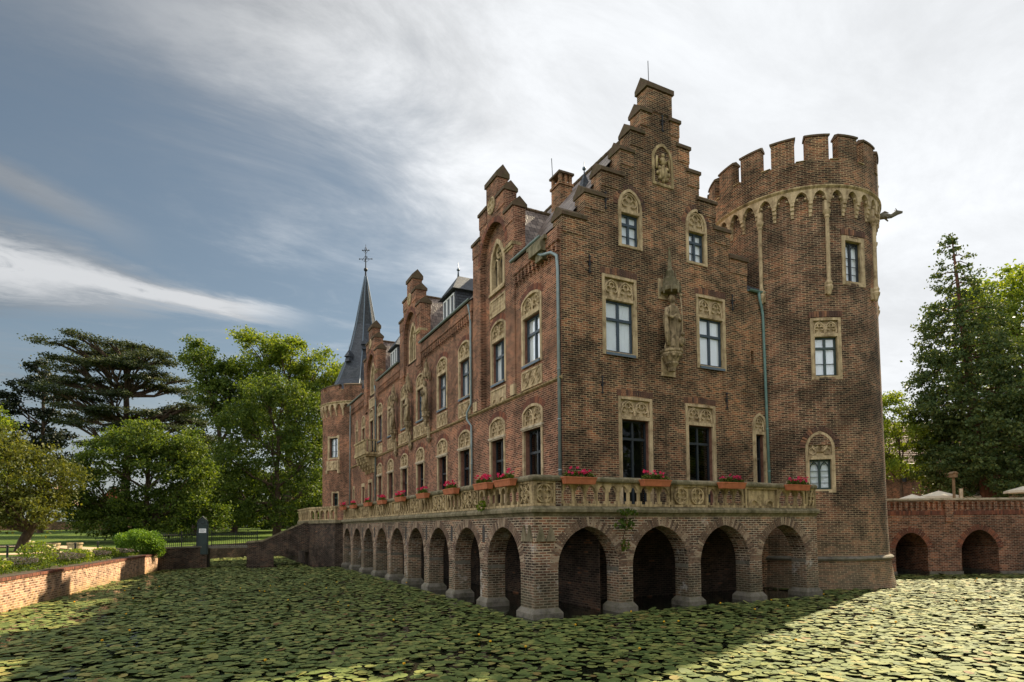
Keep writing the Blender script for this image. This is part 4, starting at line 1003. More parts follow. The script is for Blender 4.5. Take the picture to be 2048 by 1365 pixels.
for (thd, zb_, zt_, gw, w_, zs, za, kind, kw) in (
        (-127.3, 4.25, 5.50, .80, 1.14, 5.98, 6.68, 'lancet', dict(pz=5.66, trac=0, joinery='lancet', sash='sash_green', bottom=.14, transom=.6)),
        (-121.0, 9.0, 10.66, .86, 1.24, 0, 11.45, 'flat', dict(pz=10.80, trac=2, joinery='cross6', sash='sash_green', bottom=.16, transom=.72)),
        (-98.0, 13.05, 14.80, .84, 1.24, 0, 15.0, 'flat', dict(joinery='lancet', trac=0, sash='sash_dark', bottom=.18))):
    zb_, zt_, za, zs = SZ(zb_), SZ(zt_), SZ(za), (SZ(zs) if zs else 0); gw *= TK*1.06; w_ *= TK; kw = dict(kw)
    if 'pz' in kw: kw['pz'] = SZ(kw['pz'])
    th = radians(thd); r = RZ((zb_+zt_)/2)-.045; F_ = tframe(TC, r, th)
    window(tower, F_, 0, zb_, zt_, gw, w_, zs, za, kind, curtain=(thd < -97), sill=False, depth=.18, jamb='sandstone_dirty', **kw)  # lowest window's curtain is added, standing in for a bright view through
    h = w_/2-.07; dt = math.asin(h/RZ(zb_)); top = (za-.07) if kind == 'flat' else zs+.12
    holesT.append((th-dt, th+dt, zb_-.08, top))
    if kind == 'flat': win_vous(vT, tframe(TC, r+.04, th), 0, w_, 0, za, 'flat', .26)
    else:
        win_vous(vT, tframe(TC, r+.04, th), 0, w_, zs, za, 'lancet', .22)
        tq = MB(); tracery_rose(tq, F_, 0, 6.28, .31, -.03, .035); rib(tq, F_, circ(-.29, 6.0, .15, n=8), .025, -.03); rib(tq, F_, circ(.29, 6.0, .15, n=8), .025, -.03); tq.build('tracery', 'sandstone', tower)
tw = MB(); cyl_wall(tw, TC, TZ, holesT); tw.build('wall', 'brick_tower', tower)
bm2 = MB(); bm2.lathe(TC, [(3.79, 1.22), (3.92, 1.25), (3.96, 1.32), (3.92, 1.38), (3.77, 1.44)], 96); bm2.build('base_moulding', 'stone_grey', tower)
tower_top(tower, TC, 3.67, TP, SZ(15.7), SZ(17.05), SZ(18.15), SZ(19.27), 17, radians(-123.8), 32, radians(-123.2), 'brick_dark')
rt_ = MB(); rt_.lathe(TC, [(0.01, 18.1), (3.5, 17.8)], 48); rt_.build('roof', 'stone_grey', tower)
for thd in (-160.6, -119.2, -78.8, -37.0):
    th = radians(thd); x, y = TC[0]+3.86*cos(th), TC[1]+3.86*sin(th); m = MB()
    m.lathe((x, y), [(r_, SZ(z_)) for r_, z_ in [(.02, 12.35), (.07, 12.38), (.14, 12.62), (.17, 12.70), (.12, 12.78), (.15, 12.86), (.10, 12.98), (.085, 13.1), (.085, 15.62), (.12, 15.68), (.10, 15.75), (.16, 15.86), (.17, 15.95)]], 10)
    Fk = tframe(TC, 3.67, th); m.box(Fk, -.11, .11, SZ(12.45), SZ(12.95), -.1, .12); m.box(Fk, -.09, .09, SZ(15.9), SZ(16.4), -.1, .2)
    m.blob((x, y, SZ(12.66)), .16, 8, 6)
    m.build('colonnette', 'sandstone', tower)
# gargoyle spout
th = radians(-48); F_ = tframe(TC, TP, th); m = MB()
m.tube([F_.P(0, SZ(16.85), -.1), F_.P(0, SZ(16.86), .25), F_.P(0, SZ(16.80), .55), F_.P(0, SZ(16.92), .80), F_.P(0, SZ(16.90), 1.02)], [.14, .15, .10, .12, .05], 8)
for q in (-1, 1): m.tube([F_.P(q*.05, SZ(16.98), .78), F_.P(q*.09, SZ(17.1), .72)], [.03, .01], 5); m.tube([F_.P(q*.08, SZ(16.80), .3), F_.P(q*.16, SZ(16.66), .45)], [.05, .03], 5)
m.tube([F_.P(0, SZ(16.95), .1), F_.P(0, SZ(17.05), .3), F_.P(0, SZ(16.97), .45)], [.05, .05, .02], 6)
m.build('gargoyle', 'stone_grey', tower, smooth=True)

# ================================================================== SPIRE TOWER
SC, SR = (13.9, 60.2), 4.05
spt = thing('spire_tower', (SC[0], SC[1], 0), 'round brick tower with tall slate spire at the far end of the castle', 'tower')
hs_ = []
for thd, zb_, zt_, gw, w_, jn in ((-149.5, 9.45, 11.30, 1.15, 1.6, 'grid'), (-145.5, 4.9, 6.1, .70, 1.05, 'cross')):
    th = radians(thd); F_ = tframe(SC, SR-.07, th)
    wj = window(spt, F_, 0, zb_, zt_, gw, w_, 0, zt_+.22, 'flat', curtain=(zb_ > 9), sill=False, depth=.26, joinery=jn, trac=0, sash='sash_green', bottom=.22)
    dt = math.asin((w_/2-.08)/SR); hs_.append((th-dt, th+dt, zb_-.14, zt_+.15))
F_ = tframe(SC, SR, radians(-149.5)); m = MB(); m.box(F_, -.82, .82, 8.25, 9.15, -.1, .09); tracery_panel(m, F_, -.7, .7, 8.4, 9.05, .1, 2); m.box(F_, -.9, -.7, 7.95, 8.25, -.1, .1); m.box(F_, .7, .9, 7.95, 8.25, -.1, .1); m.build('apron_panel', 'sandstone', spt)
m = MB(); cyl_wall(m, SC, [(-.6, SR), (14.6, SR)], hs_, 64); m.build('wall', 'brick_red', spt)
tower_top(spt, SC, SR, SR+.2, 13.6, 14.65, 15.75, 16.25, 12, radians(-149), 34, 0.0, 'brick_red', wfrac=.75)
prof = [(3.95, 15.7), (3.5, 16.3), (3.0, 17.1), (2.5, 18.3), (1.95, 19.6), (1.55, 20.9), (1.05, 23.1), (.55, 25.8), (.10, 28.2)]
m = MB(); m.lathe(SC, prof, 8, pi/8, 2*pi+pi/8, uvr=3.0); so = m.build('spire', 'roof_slate', spt)
m = MB()
for k in range(8):
    a = pi/8+2*pi*k/8; m.tube([(SC[0]+r*cos(a), SC[1]+r*sin(a), z) for r, z in prof], .05, 5)
m.build('hip_ridge', 'lead', so)
m = MB(); m.tube([(SC[0], SC[1], 28.1), (SC[0], SC[1], 29.2), (SC[0], SC[1], 31.5)], [.10, .06, .02], 6); m.blob((SC[0], SC[1], 28.9), .2, 10, 8)
for z, r in ((30.0, .62), (30.9, .32)):
    m.tube([(SC[0]-r*.9, SC[1]+r*.45, z), (SC[0]+r*.9, SC[1]-r*.45, z)], .035, 5); m.tube([(SC[0], SC[1]-r, z), (SC[0], SC[1]+r, z)], .03, 5)
    for q in (-1, 1): m.blob((SC[0]+q*r*.9, SC[1]-q*r*.45, z), .07, 6, 5); m.tube([(SC[0]+q*.05, SC[1], z-.3), (SC[0]+q*r*.5, SC[1]-q*.2, z-.1), (SC[0]+q*.05, SC[1], z+.3)], .02, 5)
m.build('finial', 'iron', spt)
for thd, z in ((-150, 19.2), (-105, 20.4)):
    th = radians(thd); r = np.interp(z, [p[1] for p in prof], [p[0] for p in prof]); F_ = tframe(SC, r-.45, th); m = MB()
    m.hexa([F_.P(-.28, z-.2, 0), F_.P(.28, z-.2, 0), F_.P(.28, z-.2, .75), F_.P(-.28, z-.2, .75), F_.P(-.28, z+.3, 0), F_.P(.28, z+.3, 0), F_.P(.28, z+.3, .62), F_.P(-.28, z+.3, .62)])
    m.face([F_.P(-.34, z+.28, .8), F_.P(0, z+1.05, .45), F_.P(-.34, z+.28, -.2)]); m.face([F_.P(.34, z+.28, .8), F_.P(0, z+1.05, .45), F_.P(.34, z+.28, -.2)]); m.face([F_.P(-.34, z+.28, .8), F_.P(.34, z+.28, .8), F_.P(0, z+1.05, .45)])
    m.tube([F_.P(0, z+1.0, .45), F_.P(0, z+1.5, .45)], [.03, .01], 5); m.build('dormer', 'roof_slate', so)

# ================================================================== TERRACE
XT, YT = 8.85, 16.15
FTL = Frame((XT, YT, 0), (0, 1, 0), (-1, 0, 0)); FTR = Frame((XT, YT, 0), (1, 0, 0), (0, -1, 0))
terr = thing('terrace', (XT, YT, 0), 'brick terrace on pointed arches standing in the moat, with carved sandstone balustrade', 'terrace')
XE = 21.72-XT; YE = 45.3-YT
opL = []; a = .90
for k in range(9): opL.append((a+3.185*k, a+3.185*k+2.52))
opR = [(.84, 3.15), (3.71, 6.13), (6.69, 9.11), (9.73, 12.20)]
plinths = []
def arcade(F, ops, L_, first, thick):
    holes = []
    for (u0, u1) in ops:
        c, w_ = (u0+u1)/2, u1-u0
        sh = [(u0, -.55), (u1, -.55)]+pointed(w_/2, 1.32, 1.48, 9, c)[::-1]; holes.append(sh)
        vo = MB(); voussoirs(vo, F, pointed(w_/2+.012, 1.33, 1.48, 10, c), .30, -.03, .012, .075, .022); vo.build('arch_ring', 'brick_loose_tan', terr)
    m = MB(); m.plate(F, [(first, -.6), (L_, -.6), (L_, 3.2), (first, 3.2)], [], -thick, 0) if False else None
    # build as piers + spandrels so that the openings run down into the water
    out_ = [(first, -.6)]
    for (u0, u1) in ops:
        c, w_ = (u0+u1)/2, u1-u0
        out_ += [(u0, -.6)]+pointed(w_/2, 1.32, 1.48, 9, c)+[(u1, -.6)]
    out_ += [(L_, -.6), (L_, 3.2), (first, 3.2)]
    m = MB(); m.plate(F, out_, [], -thick, 0); return m
m = arcade(FTR, opR, XE, 0.0, .68); m.build('arcade', 'brick_arcade', terr)
m = arcade(FTL, opL, YE, .68, .68); m.build('arcade', 'brick_arcade', terr)
def plinth(F, u0, u1, thick=.68):
    m = MB(); o = .11
    m.box(F, u0-o, u1+o, -.6, .16, -thick-o, o)
    a = [F.P(u0-o, .16, -thick-o), F.P(u1+o, .16, -thick-o), F.P(u1+o, .16, o), F.P(u0-o, .16, o)]; b = [F.P(u0-.01, .30, -thick-.01), F.P(u1+.01, .30, -thick-.01), F.P(u1+.01, .30, .01), F.P(u0-.01, .30, .01)]
    m.hexa(a+b); m.build('plinth', 'stone_grey', terr)
plinth(FTR, 0.0, .84, .90)
for i in range(3): plinth(FTR, opR[i][1], opR[i+1][0])
plinth(FTR, opR[3][1], XE)
for i in range(8): plinth(FTL, opL[i][1], opL[i+1][0])
plinth(FTL, opL[8][1], YE)
# impost bands
for F, ops in ((FTR, opR), (FTL, opL)):
    for (u0, u1) in ops:
        for u, q in ((u0, 1), (u1, -1)):
            a_, b_ = sorted((u, u+q*.02)); m = MB(); m.box(F, a_, b_, 1.33, 1.47, -.66, -.02); m.build('impost', 'stone_grey', terr)
# corner gablet stones and slit recesses between arches
m = MB()
for F, s0 in ((FTR, 0.0), (FTL, 0.0)):
    for u in (.22, .58): m.plate(F, [(s0+u-.17, 2.35), (s0+u+.17, 2.35), (s0+u, 2.85)], [], 0, .07); 
m.build('corner_gablets', 'stone_mossy', terr)
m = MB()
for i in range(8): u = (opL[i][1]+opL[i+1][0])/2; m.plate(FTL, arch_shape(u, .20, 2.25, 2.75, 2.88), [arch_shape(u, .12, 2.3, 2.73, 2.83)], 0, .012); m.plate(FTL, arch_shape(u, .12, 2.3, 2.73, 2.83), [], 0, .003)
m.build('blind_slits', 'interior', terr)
m = MB(); m.xbox(XT+.68, CX, YT+.68, YT+YE, 3.0, 3.2); m.xbox(CX-.01, 21.7, YT+.68, CY, 3.0, 3.2); m.xbox(XT+.2, CX-.005, YT+.2, YT+YE, 3.2, 3.44); m.xbox(CX, 21.9, YT+.2, CY-.005, 3.2, 3.44)
m.build('walkway', 'stone_grey', terr)
m = MB(); m.xbox(CX-.03, CX-.006, YT+.7, YT+YE, -.6, 2.99); m.xbox(CX-.03, 21.8, CY-.03, CY-.006, -.6, 2.99); m.xbox(XT+.69, CX, YT+.69, YT+YE, 2.9, 2.98); m.xbox(CX, 21.7, YT+.69, CY, 2.9, 2.98)  # lining sheets behind the arches, interior shade painted in as near-black brick
m.plate(Frame((XT+.682, YT, 0), (0, 1, 0), (-1, 0, 0)), rect(.7, YE, 2.82, 2.98), [], -.01, 0); m.build('undercroft_shade', 'brick_shade', terr)
def mould_run(mb, F, u0, u1, prof):
    for i in range(len(prof)-1):
        (d0, z0_), (d1_, z1_) = prof[i], prof[i+1]; mb.face([F.P(u0, z0_, d0), F.P(u1, z0_, d0), F.P(u1, z1_, d1_), F.P(u0, z1_, d1_)])
    for u in (u0, u1): mb.face([F.P(u, z, d) for d, z in prof])
cprof = [(-.3, 3.12), (.02, 3.12), (.06, 3.2), (.16, 3.25), (.17, 3.33), (.10, 3.42), (-.3, 3.46)]
rprof = [(-.26, 4.22), (.06, 4.22), (.09, 4.27), (.09, 4.33), (.0, 4.40), (-.2, 4.40), (-.30, 4.33), (-.30, 4.27)]
def mitre(prof, mat, name):
    """run along both sides with a mitred corner"""
    m = MB(); wj = lambda: random.uniform(-.008, .008)
    def pts(k, off):   # offset polyline corner point for a given outward offset
        return (XT-off, YT-off)
    ys = [0]+[2.0*i for i in range(1, 15)]+[YE]; xs = [0]+[1.85*i for i in range(1, 7)]+[XE]
    for sgn, arr in ((0, ys), (1, xs)):
        jit = [(0, 0)]+[(wj(), wj()) for _ in arr[1:]]
        for k in range(len(arr)-1):
            for i in range(len(prof)-1):
                q = []
                for (kk, pi_) in ((k, i), (k+1, i), (k+1, i+1), (k, i+1)):
                    off, z = prof[pi_]; s_ = arr[kk]; jd, jz = jit[kk]
                    if kk == 0: p = (XT-off, YT-off, z)
                    elif sgn == 0: p = (XT-off+jd, YT+s_, z+jz)
                    else: p = (XT+s_, YT-off+jd, z+jz)
                    q.append(p)
                m.face(q)
        e = arr[-1]
        m.face([((XT-o, YT+e, z) if sgn == 0 else (XT+e, YT-o, z)) for o, z in prof])
    m.build(name, mat, terr)
mitre(cprof, 'stone_mossy', 'cornice'); mitre(rprof+[rprof[0]], 'stone_mossy', 'handrail')
def bal_panel(F, u0, u1, style):
    m = MB(); m.plate(F, rect(u0, u1, 3.44, 4.23), [rect(u0+.07, u1-.07, 3.52, 4.15)], -.20, .0); m.box(F, u0+.04, u1-.04, 3.48, 4.2, -.17, -.09)
    tracery_panel(m, F, u0+.07, u1-.07, 3.52, 4.15, -.03, style, .034); m.build('balustrade_panel', 'sandstone_dirty', terr)
def balusters(F, u0, u1, n):
    s_ = (u1-u0)/n; m = MB(); out_ = [(u1, 4.23), (u0, 4.23)]
    top = [(u0, 3.90)]
    for k in range(n):
        c = u0+s_*(k+.5); top += pointed(s_/2-.075, .20, 3.92, 5, c)
    top += [(u1, 3.90)]
    m.plate(F, [(u1, 4.23), (u0, 4.23)]+top, [], -.17, -.03); m.box(F, u0, u1, 3.44, 3.52, -.19, -.01); m.build('balustrade_arches', 'sandstone_dirty', terr)
    for k in range(n+1):
        u = u0+s_*k; b = MB(); b.box(F, u-.075, u+.075, 3.52, 3.62, -.19, -.01)
        p = [F.P(u+.055*cos(t_)*1.1, 0, -.10+.065*sin(t_)) for t_ in [2*pi*q/8+pi/8 for q in range(8)]]
        for i in range(8):
            a_, b_ = p[i], p[(i+1) % 8]; b.face([(a_.x, a_.y, 3.62), (b_.x, b_.y, 3.62), (b_.x, b_.y, 3.93), (a_.x, a_.y, 3.93)])
        b.build('baluster', 'sandstone_dirty', terr)
bal_panel(FTR, .0, .78, 2); 
m = MB(); m.box(FTR, .80, 1.0, 3.44, 4.23, -.22, -.01); m.build('pier', 'brick_arcade', terr)
balusters(FTR, 1.06, 5.36, 10); bal_panel(FTR, 5.42, 7.08, 2); balusters(FTR, 7.14, 8.90, 4); bal_panel(FTR, 8.96, 10.74, 3); balusters(FTR, 10.80, 12.26, 3); bal_panel(FTR, 12.32, XE, 0)
bal_panel(FTL, .205, 1.0, 1)
m = MB(); m.box(FTR, -.004, .12, 3.44, 4.225, -.2, .004); m.build('corner_post', 'sandstone_dirty', terr)
u = 1.06; pk = [4.27+3.37*k for k in range(7)]; sty = [1, 1, 0, 3, 2, 0, 1]
for k, p in enumerate(pk):
    balusters(FTL, u, p-.06, 7 if k == 0 else 4); bal_panel(FTL, p, p+1.6, sty[k]); u = p+1.66
balusters(FTL, u, YE-.05, 7)
# far bastion around the spire tower
m = MB(); bp_ = [(8.85, 45.3), (8.3, 45.4), (6.95, 48.4), (6.9, 54.5), (9.6, 57.5), (12.5, 57.5), (12.5, 45.3)]
def poly_prism(mb, P, z0, z1):
    n = len(P)
    for i in range(n):
        a, b = P[i], P[(i+1) % n]; mb.face([(*a, z0), (*b, z0), (*b, z1), (*a, z1)])
    mb.add([(*p, z1) for p in P], [tuple(range(n))])
poly_prism(m, bp_, -.6, 3.2); m.build('bastion', 'brick_deep', terr)
def offs(P, o):
    c = (sum(p[0] for p in P)/len(P), sum(p[1] for p in P)/len(P)); return [(p[0]+(p[0]-c[0])*o, p[1]+(p[1]-c[1])*o) for p in P]
m = MB(); poly_prism(m, offs(bp_[1:], .03), 3.18, 3.42); m.build('cornice', 'stone_mossy', terr)
for (a_, b_) in ((bp_[1], bp_[2]), (bp_[2], bp_[3])):
    a_, b_ = Vector((*a_, 0)), Vector((*b_, 0)); t_ = (b_-a_).normalized(); no = Vector((-t_.y, t_.x, 0)); L_ = (b_-a_).length
    if no.x > 0: no = -no
    F_ = Frame(a_, t_, no); n = max(3, int(L_/.62)); s_ = L_/n
    m = MB(); top = [(0, 3.9)]
    for k in range(n): top += pointed(s_/2-.09, .24, 3.92, 5, s_*(k+.5))
    top += [(L_, 3.9)]; m.plate(F_, [(L_, 4.3), (0, 4.3)]+top, [], -.2, 0); m.box(F_, 0, L_, 3.42, 3.5, -.22, .02); m.box(F_, -.05, L_+.05, 4.3, 4.42, -.28, .06); m.build('balustrade_arches', 'sandstone_dirty', terr)
    for k in range(n+1): b = MB(); b.box(F_, max(0, s_*k-.09), min(L_, s_*k+.09), 3.5, 3.94, -.19, -.01); b.build('baluster', 'sandstone_dirty', terr)
# white graffiti-like lime splashes on the piers
# ivy hanging from the cornice
def leaves(mb, pts, size, flat=.5, rg=RNG):
    """many small rhombic leaves, fast path"""
    n = len(pts); P = np.asarray(pts, float)
    a = rg.normal(size=(n, 3)); a /= np.linalg.norm(a, axis=1)[:, None]
    nn = rg.normal(size=(n, 3)); nn[:, 2] = nn[:, 2]*(1-flat)+flat*1.6; nn /= np.linalg.norm(nn, axis=1)[:, None]
    u = np.cross(a, nn); u /= np.linalg.norm(u, axis=1)[:, None]+1e-9; v = np.cross(nn, u)
    s = (size*rg.uniform(.6, 1.3, n))[:, None]
    q = np.stack([P-u*s*.5, P-v*s*.32, P+u*s*.5, P+v*s*.32], 1).reshape(-1, 3)
    return q
def leaf_obj(name, pts, size, mat, parent=None, base=None, flat=.5):
    q = leaves(None, pts, size, flat); n = len(pts)
    off = np.array(base if base is not None else (root_base(parent) if parent else (0, 0, 0)))
    me = bpy.data.meshes.new(name); me.vertices.add(4*n); me.vertices.foreach_set('co', (q-off).astype(np.float32).ravel())
    me.loops.add(4*n); me.loops.foreach_set('vertex_index', np.arange(4*n, dtype=np.int32)); me.polygons.add(n)
    me.polygons.foreach_set('loop_start', np.arange(0, 4*n, 4, dtype=np.int32)); me.polygons.foreach_set('loop_total', np.full(n, 4, dtype=np.int32)); me.update(calc_edges=True)
    me.materials.append(MATS[mat]); o = bpy.data.objects.new(name, me); col.objects.link(o)
    if parent: o.parent = parent
    elif base is not None: o.location = base
    return o
def cloud(c, r, n, rg=RNG, shell=.0):
    d = rg.normal(size=(n, 3)); d /= np.linalg.norm(d, axis=1)[:, None]; k = rg.uniform(shell, 1, n)**(1/3)
    return np.array(c)+d*k[:, None]*np.array(r)
iv = thing('ivy', (12.05, 15.9, 2.0), 'small green ivy hanging from the terrace cornice over the front arches', 'plant')
m = MB(); m.tube([(12.0, 15.95, 3.3), (12.1, 15.85, 2.9), (12.0, 15.9, 2.4), (12.15, 15.95, 2.0)], .012, 5); m.build('stem', 'bark', iv)
leaf_obj('foliage', np.concatenate([cloud((12.1, 15.75, 3.25), (.45, .12, .12), 60), cloud((12.0, 15.8, 2.85), (.4, .12, .18), 80), cloud((12.05, 15.85, 2.2), (.2, .1, .2), 40)]), .15, 'leaf_mid', iv)
iv2 = thing('ivy', (8.6, 19.6, 3.2), 'small green weed growing on the cornice of the long side of the terrace', 'plant')
m = MB(); m.tube([(8.75, 19.6, 3.4), (8.6, 19.6, 3.6)], .012, 5); m.build('stem', 'bark', iv2)
leaf_obj('foliage', cloud((8.62, 19.6, 3.55), (.1, .35, .2), 70), .12, 'leaf_bright', iv2)
# ---- flower boxes
def flower_box(F, u, L_, label):
    z = 4.12; root = thing('flower_box', F.P(u, z, .24), label, 'flower box', 'flower boxes along the balustrade')
    m = MB(); a = [F.P(u-L_/2+.04, z, .13), F.P(u+L_/2-.04, z, .13), F.P(u+L_/2-.04, z, .33), F.P(u-L_/2+.04, z, .33)]; b = [F.P(u-L_/2, z+.19, .10), F.P(u+L_/2, z+.19, .10), F.P(u+L_/2, z+.19, .37), F.P(u-L_/2, z+.19, .37)]
    m.hexa(a+b); m.box(F, u-L_/2-.015, u+L_/2+.015, z+.185, z+.22, .09, .385)
    m.build('planter', 'terracotta', root)
    c = F.P(u, z+.28, .24); ext = F.u*(L_/2-.05); r = (abs(ext.x)+.10, abs(ext.y)+.10, .12)
    lo = leaf_obj('geranium_leaves', cloud(c, r, 420), .085, 'leaf_mid', root)
    pts = []
    for k in range(int(random.uniform(12, 24)*L_)):
        if random.random() < .2: continue
        q = np.array(c)+np.array((ext.x, ext.y, 0))*random.uniform(-1, 1)+np.array((0, 0, random.uniform(.04, .24)))+np.array((*(F.n*random.uniform(-.1, .12)).to_tuple()[:2], 0))
        pts.append(cloud(q, (.05, .05, .04), 16))
    leaf_obj('blossoms', np.concatenate(pts), .06, 'petal_pink', root, flat=.2)
for u, lab in ((1.50, 'orange flower box of pink geraniums on the front balustrade, right beside the corner'), (4.53, 'orange flower box of pink geraniums on the front balustrade, below the left dark doorway'), (8.04, 'orange flower box of pink geraniums on the front balustrade, third from the corner'), (11.52, 'orange flower box of pink geraniums on the front balustrade, against the round tower')):
    flower_box(FTR, u, 1.16, lab)
ords = ['nearest the corner', 'second from the corner', 'third from the corner', 'fourth from the corner', 'fifth from the corner', 'sixth from the corner', 'seventh from the corner', 'eighth from the corner', 'farthest from the corner']
for i, y in enumerate((17.65, 19.4, 22.55, 26.1, 29.7, 33.3, 36.6, 40.7, 44.1)):
    flower_box(FTL, y-YT, 1.2, 'orange flower box of pink geraniums on the long balustrade, '+ords[i])

# ================================================================== GROUND, WATER
from mathutils.geometry import delaunay_2d_cdt
MOAT = [(-9.25, 6.4), (-3.0, 6.4), (-3.0, 2.5), (62, 2.5), (66.2, 9.8), (23.2, 31.4), (23.2, 58), (20, 63), (12, 66), (4, 66), (-1.2, 63.5), (-1.0, 52), (-.30, 49.3), (-3.05, 48.0)]
def inside(P, x, y):
    c = False; n = len(P)
    for i in range(n):
        (x1, y1), (x2, y2) = P[i], P[i-1]
        if (y1 > y) != (y2 > y) and x < (x2-x1)*(y-y1)/(y2-y1)+x1: c = not c
    return c
def sm(a, b, x): t_ = min(1, max(0, (x-a)/(b-a))); return t_*t_*(3-2*t_)
def gz(x, y):
    left = 1.15+1.75*sm(50, 118, y); right = 2.9
    k = sm(8, 24, x) if y > 20 else 0
    z = left*(1-k)+right*k
    return z+.05*sin(x*.7+y*.31)*sin(y*.45) if y > 55 or x < -11 else z
pts = [Vector(p) for p in MOAT]; edges = [(i, (i+1) % len(MOAT)) for i in range(len(MOAT))]
for x in range(-60, 111, 4):
    for y in range(-30, 151, 4):
        q = (x+random.uniform(-1, 1), y+random.uniform(-1, 1))
        if not inside(MOAT, *q): pts.append(Vector(q))
for r in (220, 420, 900, 1800):
    for k in range(20): pts.append(Vector((20+r*cos(2*pi*k/20), 60+r*sin(2*pi*k/20))))
res = delaunay_2d_cdt(pts, edges, [], 0, 1e-5)
m = MB(); m.v = [(p.x, p.y, gz(p.x, p.y)) for p in res[0]]
for f in res[2]:
    cx, cy = sum(res[0][i].x for i in f)/3, sum(res[0][i].y for i in f)/3
    if not inside(MOAT, cx, cy): m.f.append(tuple(f))
tag(m.build('ground', 'grass_ground'), kind='structure')
m = MB(); m.add([(-12, 0, 0), (75, 0, 0), (75, 72, 0), (-12, 72, 0)], [(0, 1, 2, 3)]); tag(m.build('water', 'water'), kind='structure')
m = MB(); m.add([(-12, 0, -.9), (75, 0, -.9), (75, 72, -.9), (-12, 72, -.9)], [(0, 1, 2, 3)]); tag(m.build('moat_bed', 'soil'), kind='structure')
def ribbon(name, P, wd, mat, dz=.02):
    m = MB(); P = [Vector(p) for p in P]; Q = []
    for i in range(len(P)-1):
        n = max(1, int((P[i+1]-P[i]).length/1.0))
        Q += [P[i].lerp(P[i+1], k/n) for k in range(n)]
    Q.append(P[-1]); rows = []
    for i, p in enumerate(Q):
        t_ = (Q[min(i+1, len(Q)-1)]-Q[max(i-1, 0)]).normalized(); no = Vector((-t_.y, t_.x)); w2 = wd*(1+.08*sin(i*.9))
        rows.append([(*(p+no*(w2*(j/4-.5))).to_tuple(), gz(*(p+no*(w2*(j/4-.5))).to_tuple())+dz+.05) for j in range(5)])
    for r_ in rows: m.v += r_
    for i in range(len(rows)-1):
        for j in range(4): m.f.append((i*5+j, i*5+j+1, (i+1)*5+j+1, (i+1)*5+j))
    return tag(m.build(name, mat), kind='structure')
ribbon('path', [(-45, 47), (-25, 51.5), (-14, 53.5), (-7, 54.3), (-3.2, 51.6)], 2.6, 'gravel')
ribbon('path', [(-48, 74), (-25, 70), (-12, 65), (-6.5, 56.5)], 2.0, 'gravel', .03)
ribbon('flower_bed', [(-8.9, 12), (-7.55, 26.5), (-4.5, 47)], 2.3, 'soil', .0)
m = MB(); BR = Vector((.893, -.449, 0)); BFW = Vector((.449, .893, 0))
# courtyard paving behind the right bridge
P = [Vector((37.5, 24.6, 0)), Vector((66, 10.5, 0)), Vector((90, 40, 0)), Vector((55, 60, 0))]; m.add([(p.x, p.y, 2.97) for p in P], [(0, 1, 2, 3)]); tag(m.build('courtyard', 'gravel'), kind='structure')

m = MB()
for i in range(len(MOAT)):
    if i in (0, 1, 2, 3, 13): continue
    a, b = MOAT[i-1], MOAT[i]; n_ = max(1, int(hypot(b[0]-a[0], b[1]-a[1])/3))
    for k in range(n_):
        p, q_ = [(a[0]+(b[0]-a[0])*s_, a[1]+(b[1]-a[1])*s_) for s_ in (k/n_, (k+1)/n_)]; m.face([(*p, -.95), (*q_, -.95), (*q_, gz(*q_)), (*p, gz(*p))])
tag(m.build('moat_bank', 'brick_deep'), kind='structure')
# ---- left embankment wall
WA, WB = Vector((-9.25, 6.4, 0)), Vector((-3.05, 48.0, 0)); wt = (WB-WA).normalized(); FW = Frame(WA, wt, (wt.y, -wt.x, 0)); WL = (WB-WA).length
m = MB(); m.box(FW, 0, WL, -.8, 1.08, -.42, 0)
wl = m.build('wall_body', 'brick_quay')
rw = thing('embankment_wall', (-6.1, 27, 0), 'low sunlit brick embankment wall along the left bank of the moat', 'wall'); wl.parent = rw; wl.matrix_parent_inverse = Matrix.Translation(-rw.location)
m = MB(); k = 0.0
while k < WL-.1:
    m.box(FW, k+.006, k+.094, 1.085, 1.19+random.uniform(-.008, .008), -.45, .035+random.uniform(-.006, .006)) if k > 12 else m.box(FW, k, k+.098, 1.085, 1.19, -.45, .035)
    k += .10
m.build('coping', 'brick_loose_red', rw)
# near bank wall corner
nb = thing('bank_wall', (-3.0, 6.4, 0), 'corner of the near brick bank wall at the bottom left edge', 'wall')
m = MB(); m.xbox(-9.5, -2.98, 5.95, 6.42, -.8, 1.05); m.xbox(-3.4, -2.98, 2.3, 5.95, -.8, 1.05); m.xbox(-2.98, 62, 2.0, 2.5, -.8, 1.05); m.build('wall_body', 'brick_quay', nb)
m = MB(); m.xbox(-9.5, -2.94, 5.93, 6.46, 1.05, 1.16); m.xbox(-3.42, -2.94, 2.3, 5.93, 1.05, 1.16); m.build('coping', 'brick_loose_red', nb)
# ---- quay wall by the gate, footbridge, stair
FQ = Frame((-3.05, 48.0, 0), (2.75, 1.3, 0), (1.3, -2.75, 0)); QL = hypot(2.75, 1.3)
q = thing('quay_wall', (-1.7, 48.6, 0), 'dark brick quay wall left of the footbridge', 'wall')
m = MB(); m.box(FQ, 0, QL, -.7, 1.5, -.5, 0); m.build('wall_body', 'brick_deep', q); m = MB(); m.box(FQ, -.05, QL+.05, 1.5, 1.6, -.55, .05); m.build('coping', 'stone_grey', q)
FK = Frame((-.3, 49.3, 0), (7.2, -.7, 0), (-.7, -7.2, 0))
fb = thing('footbridge', (3, 49, 0), 'low dark footbridge and brick stair leading from the gate up to the terrace', 'bridge')
m = MB(); m.box(FK, -.2, 3.0, 1.42, 1.58, -2.0, 0); m.build('deck', 'stone_grey', fb); m = MB(); m.box(FK, -.2, .25, -.7, 1.42, -2.2, .02); m.build('pier', 'brick_deep', fb)
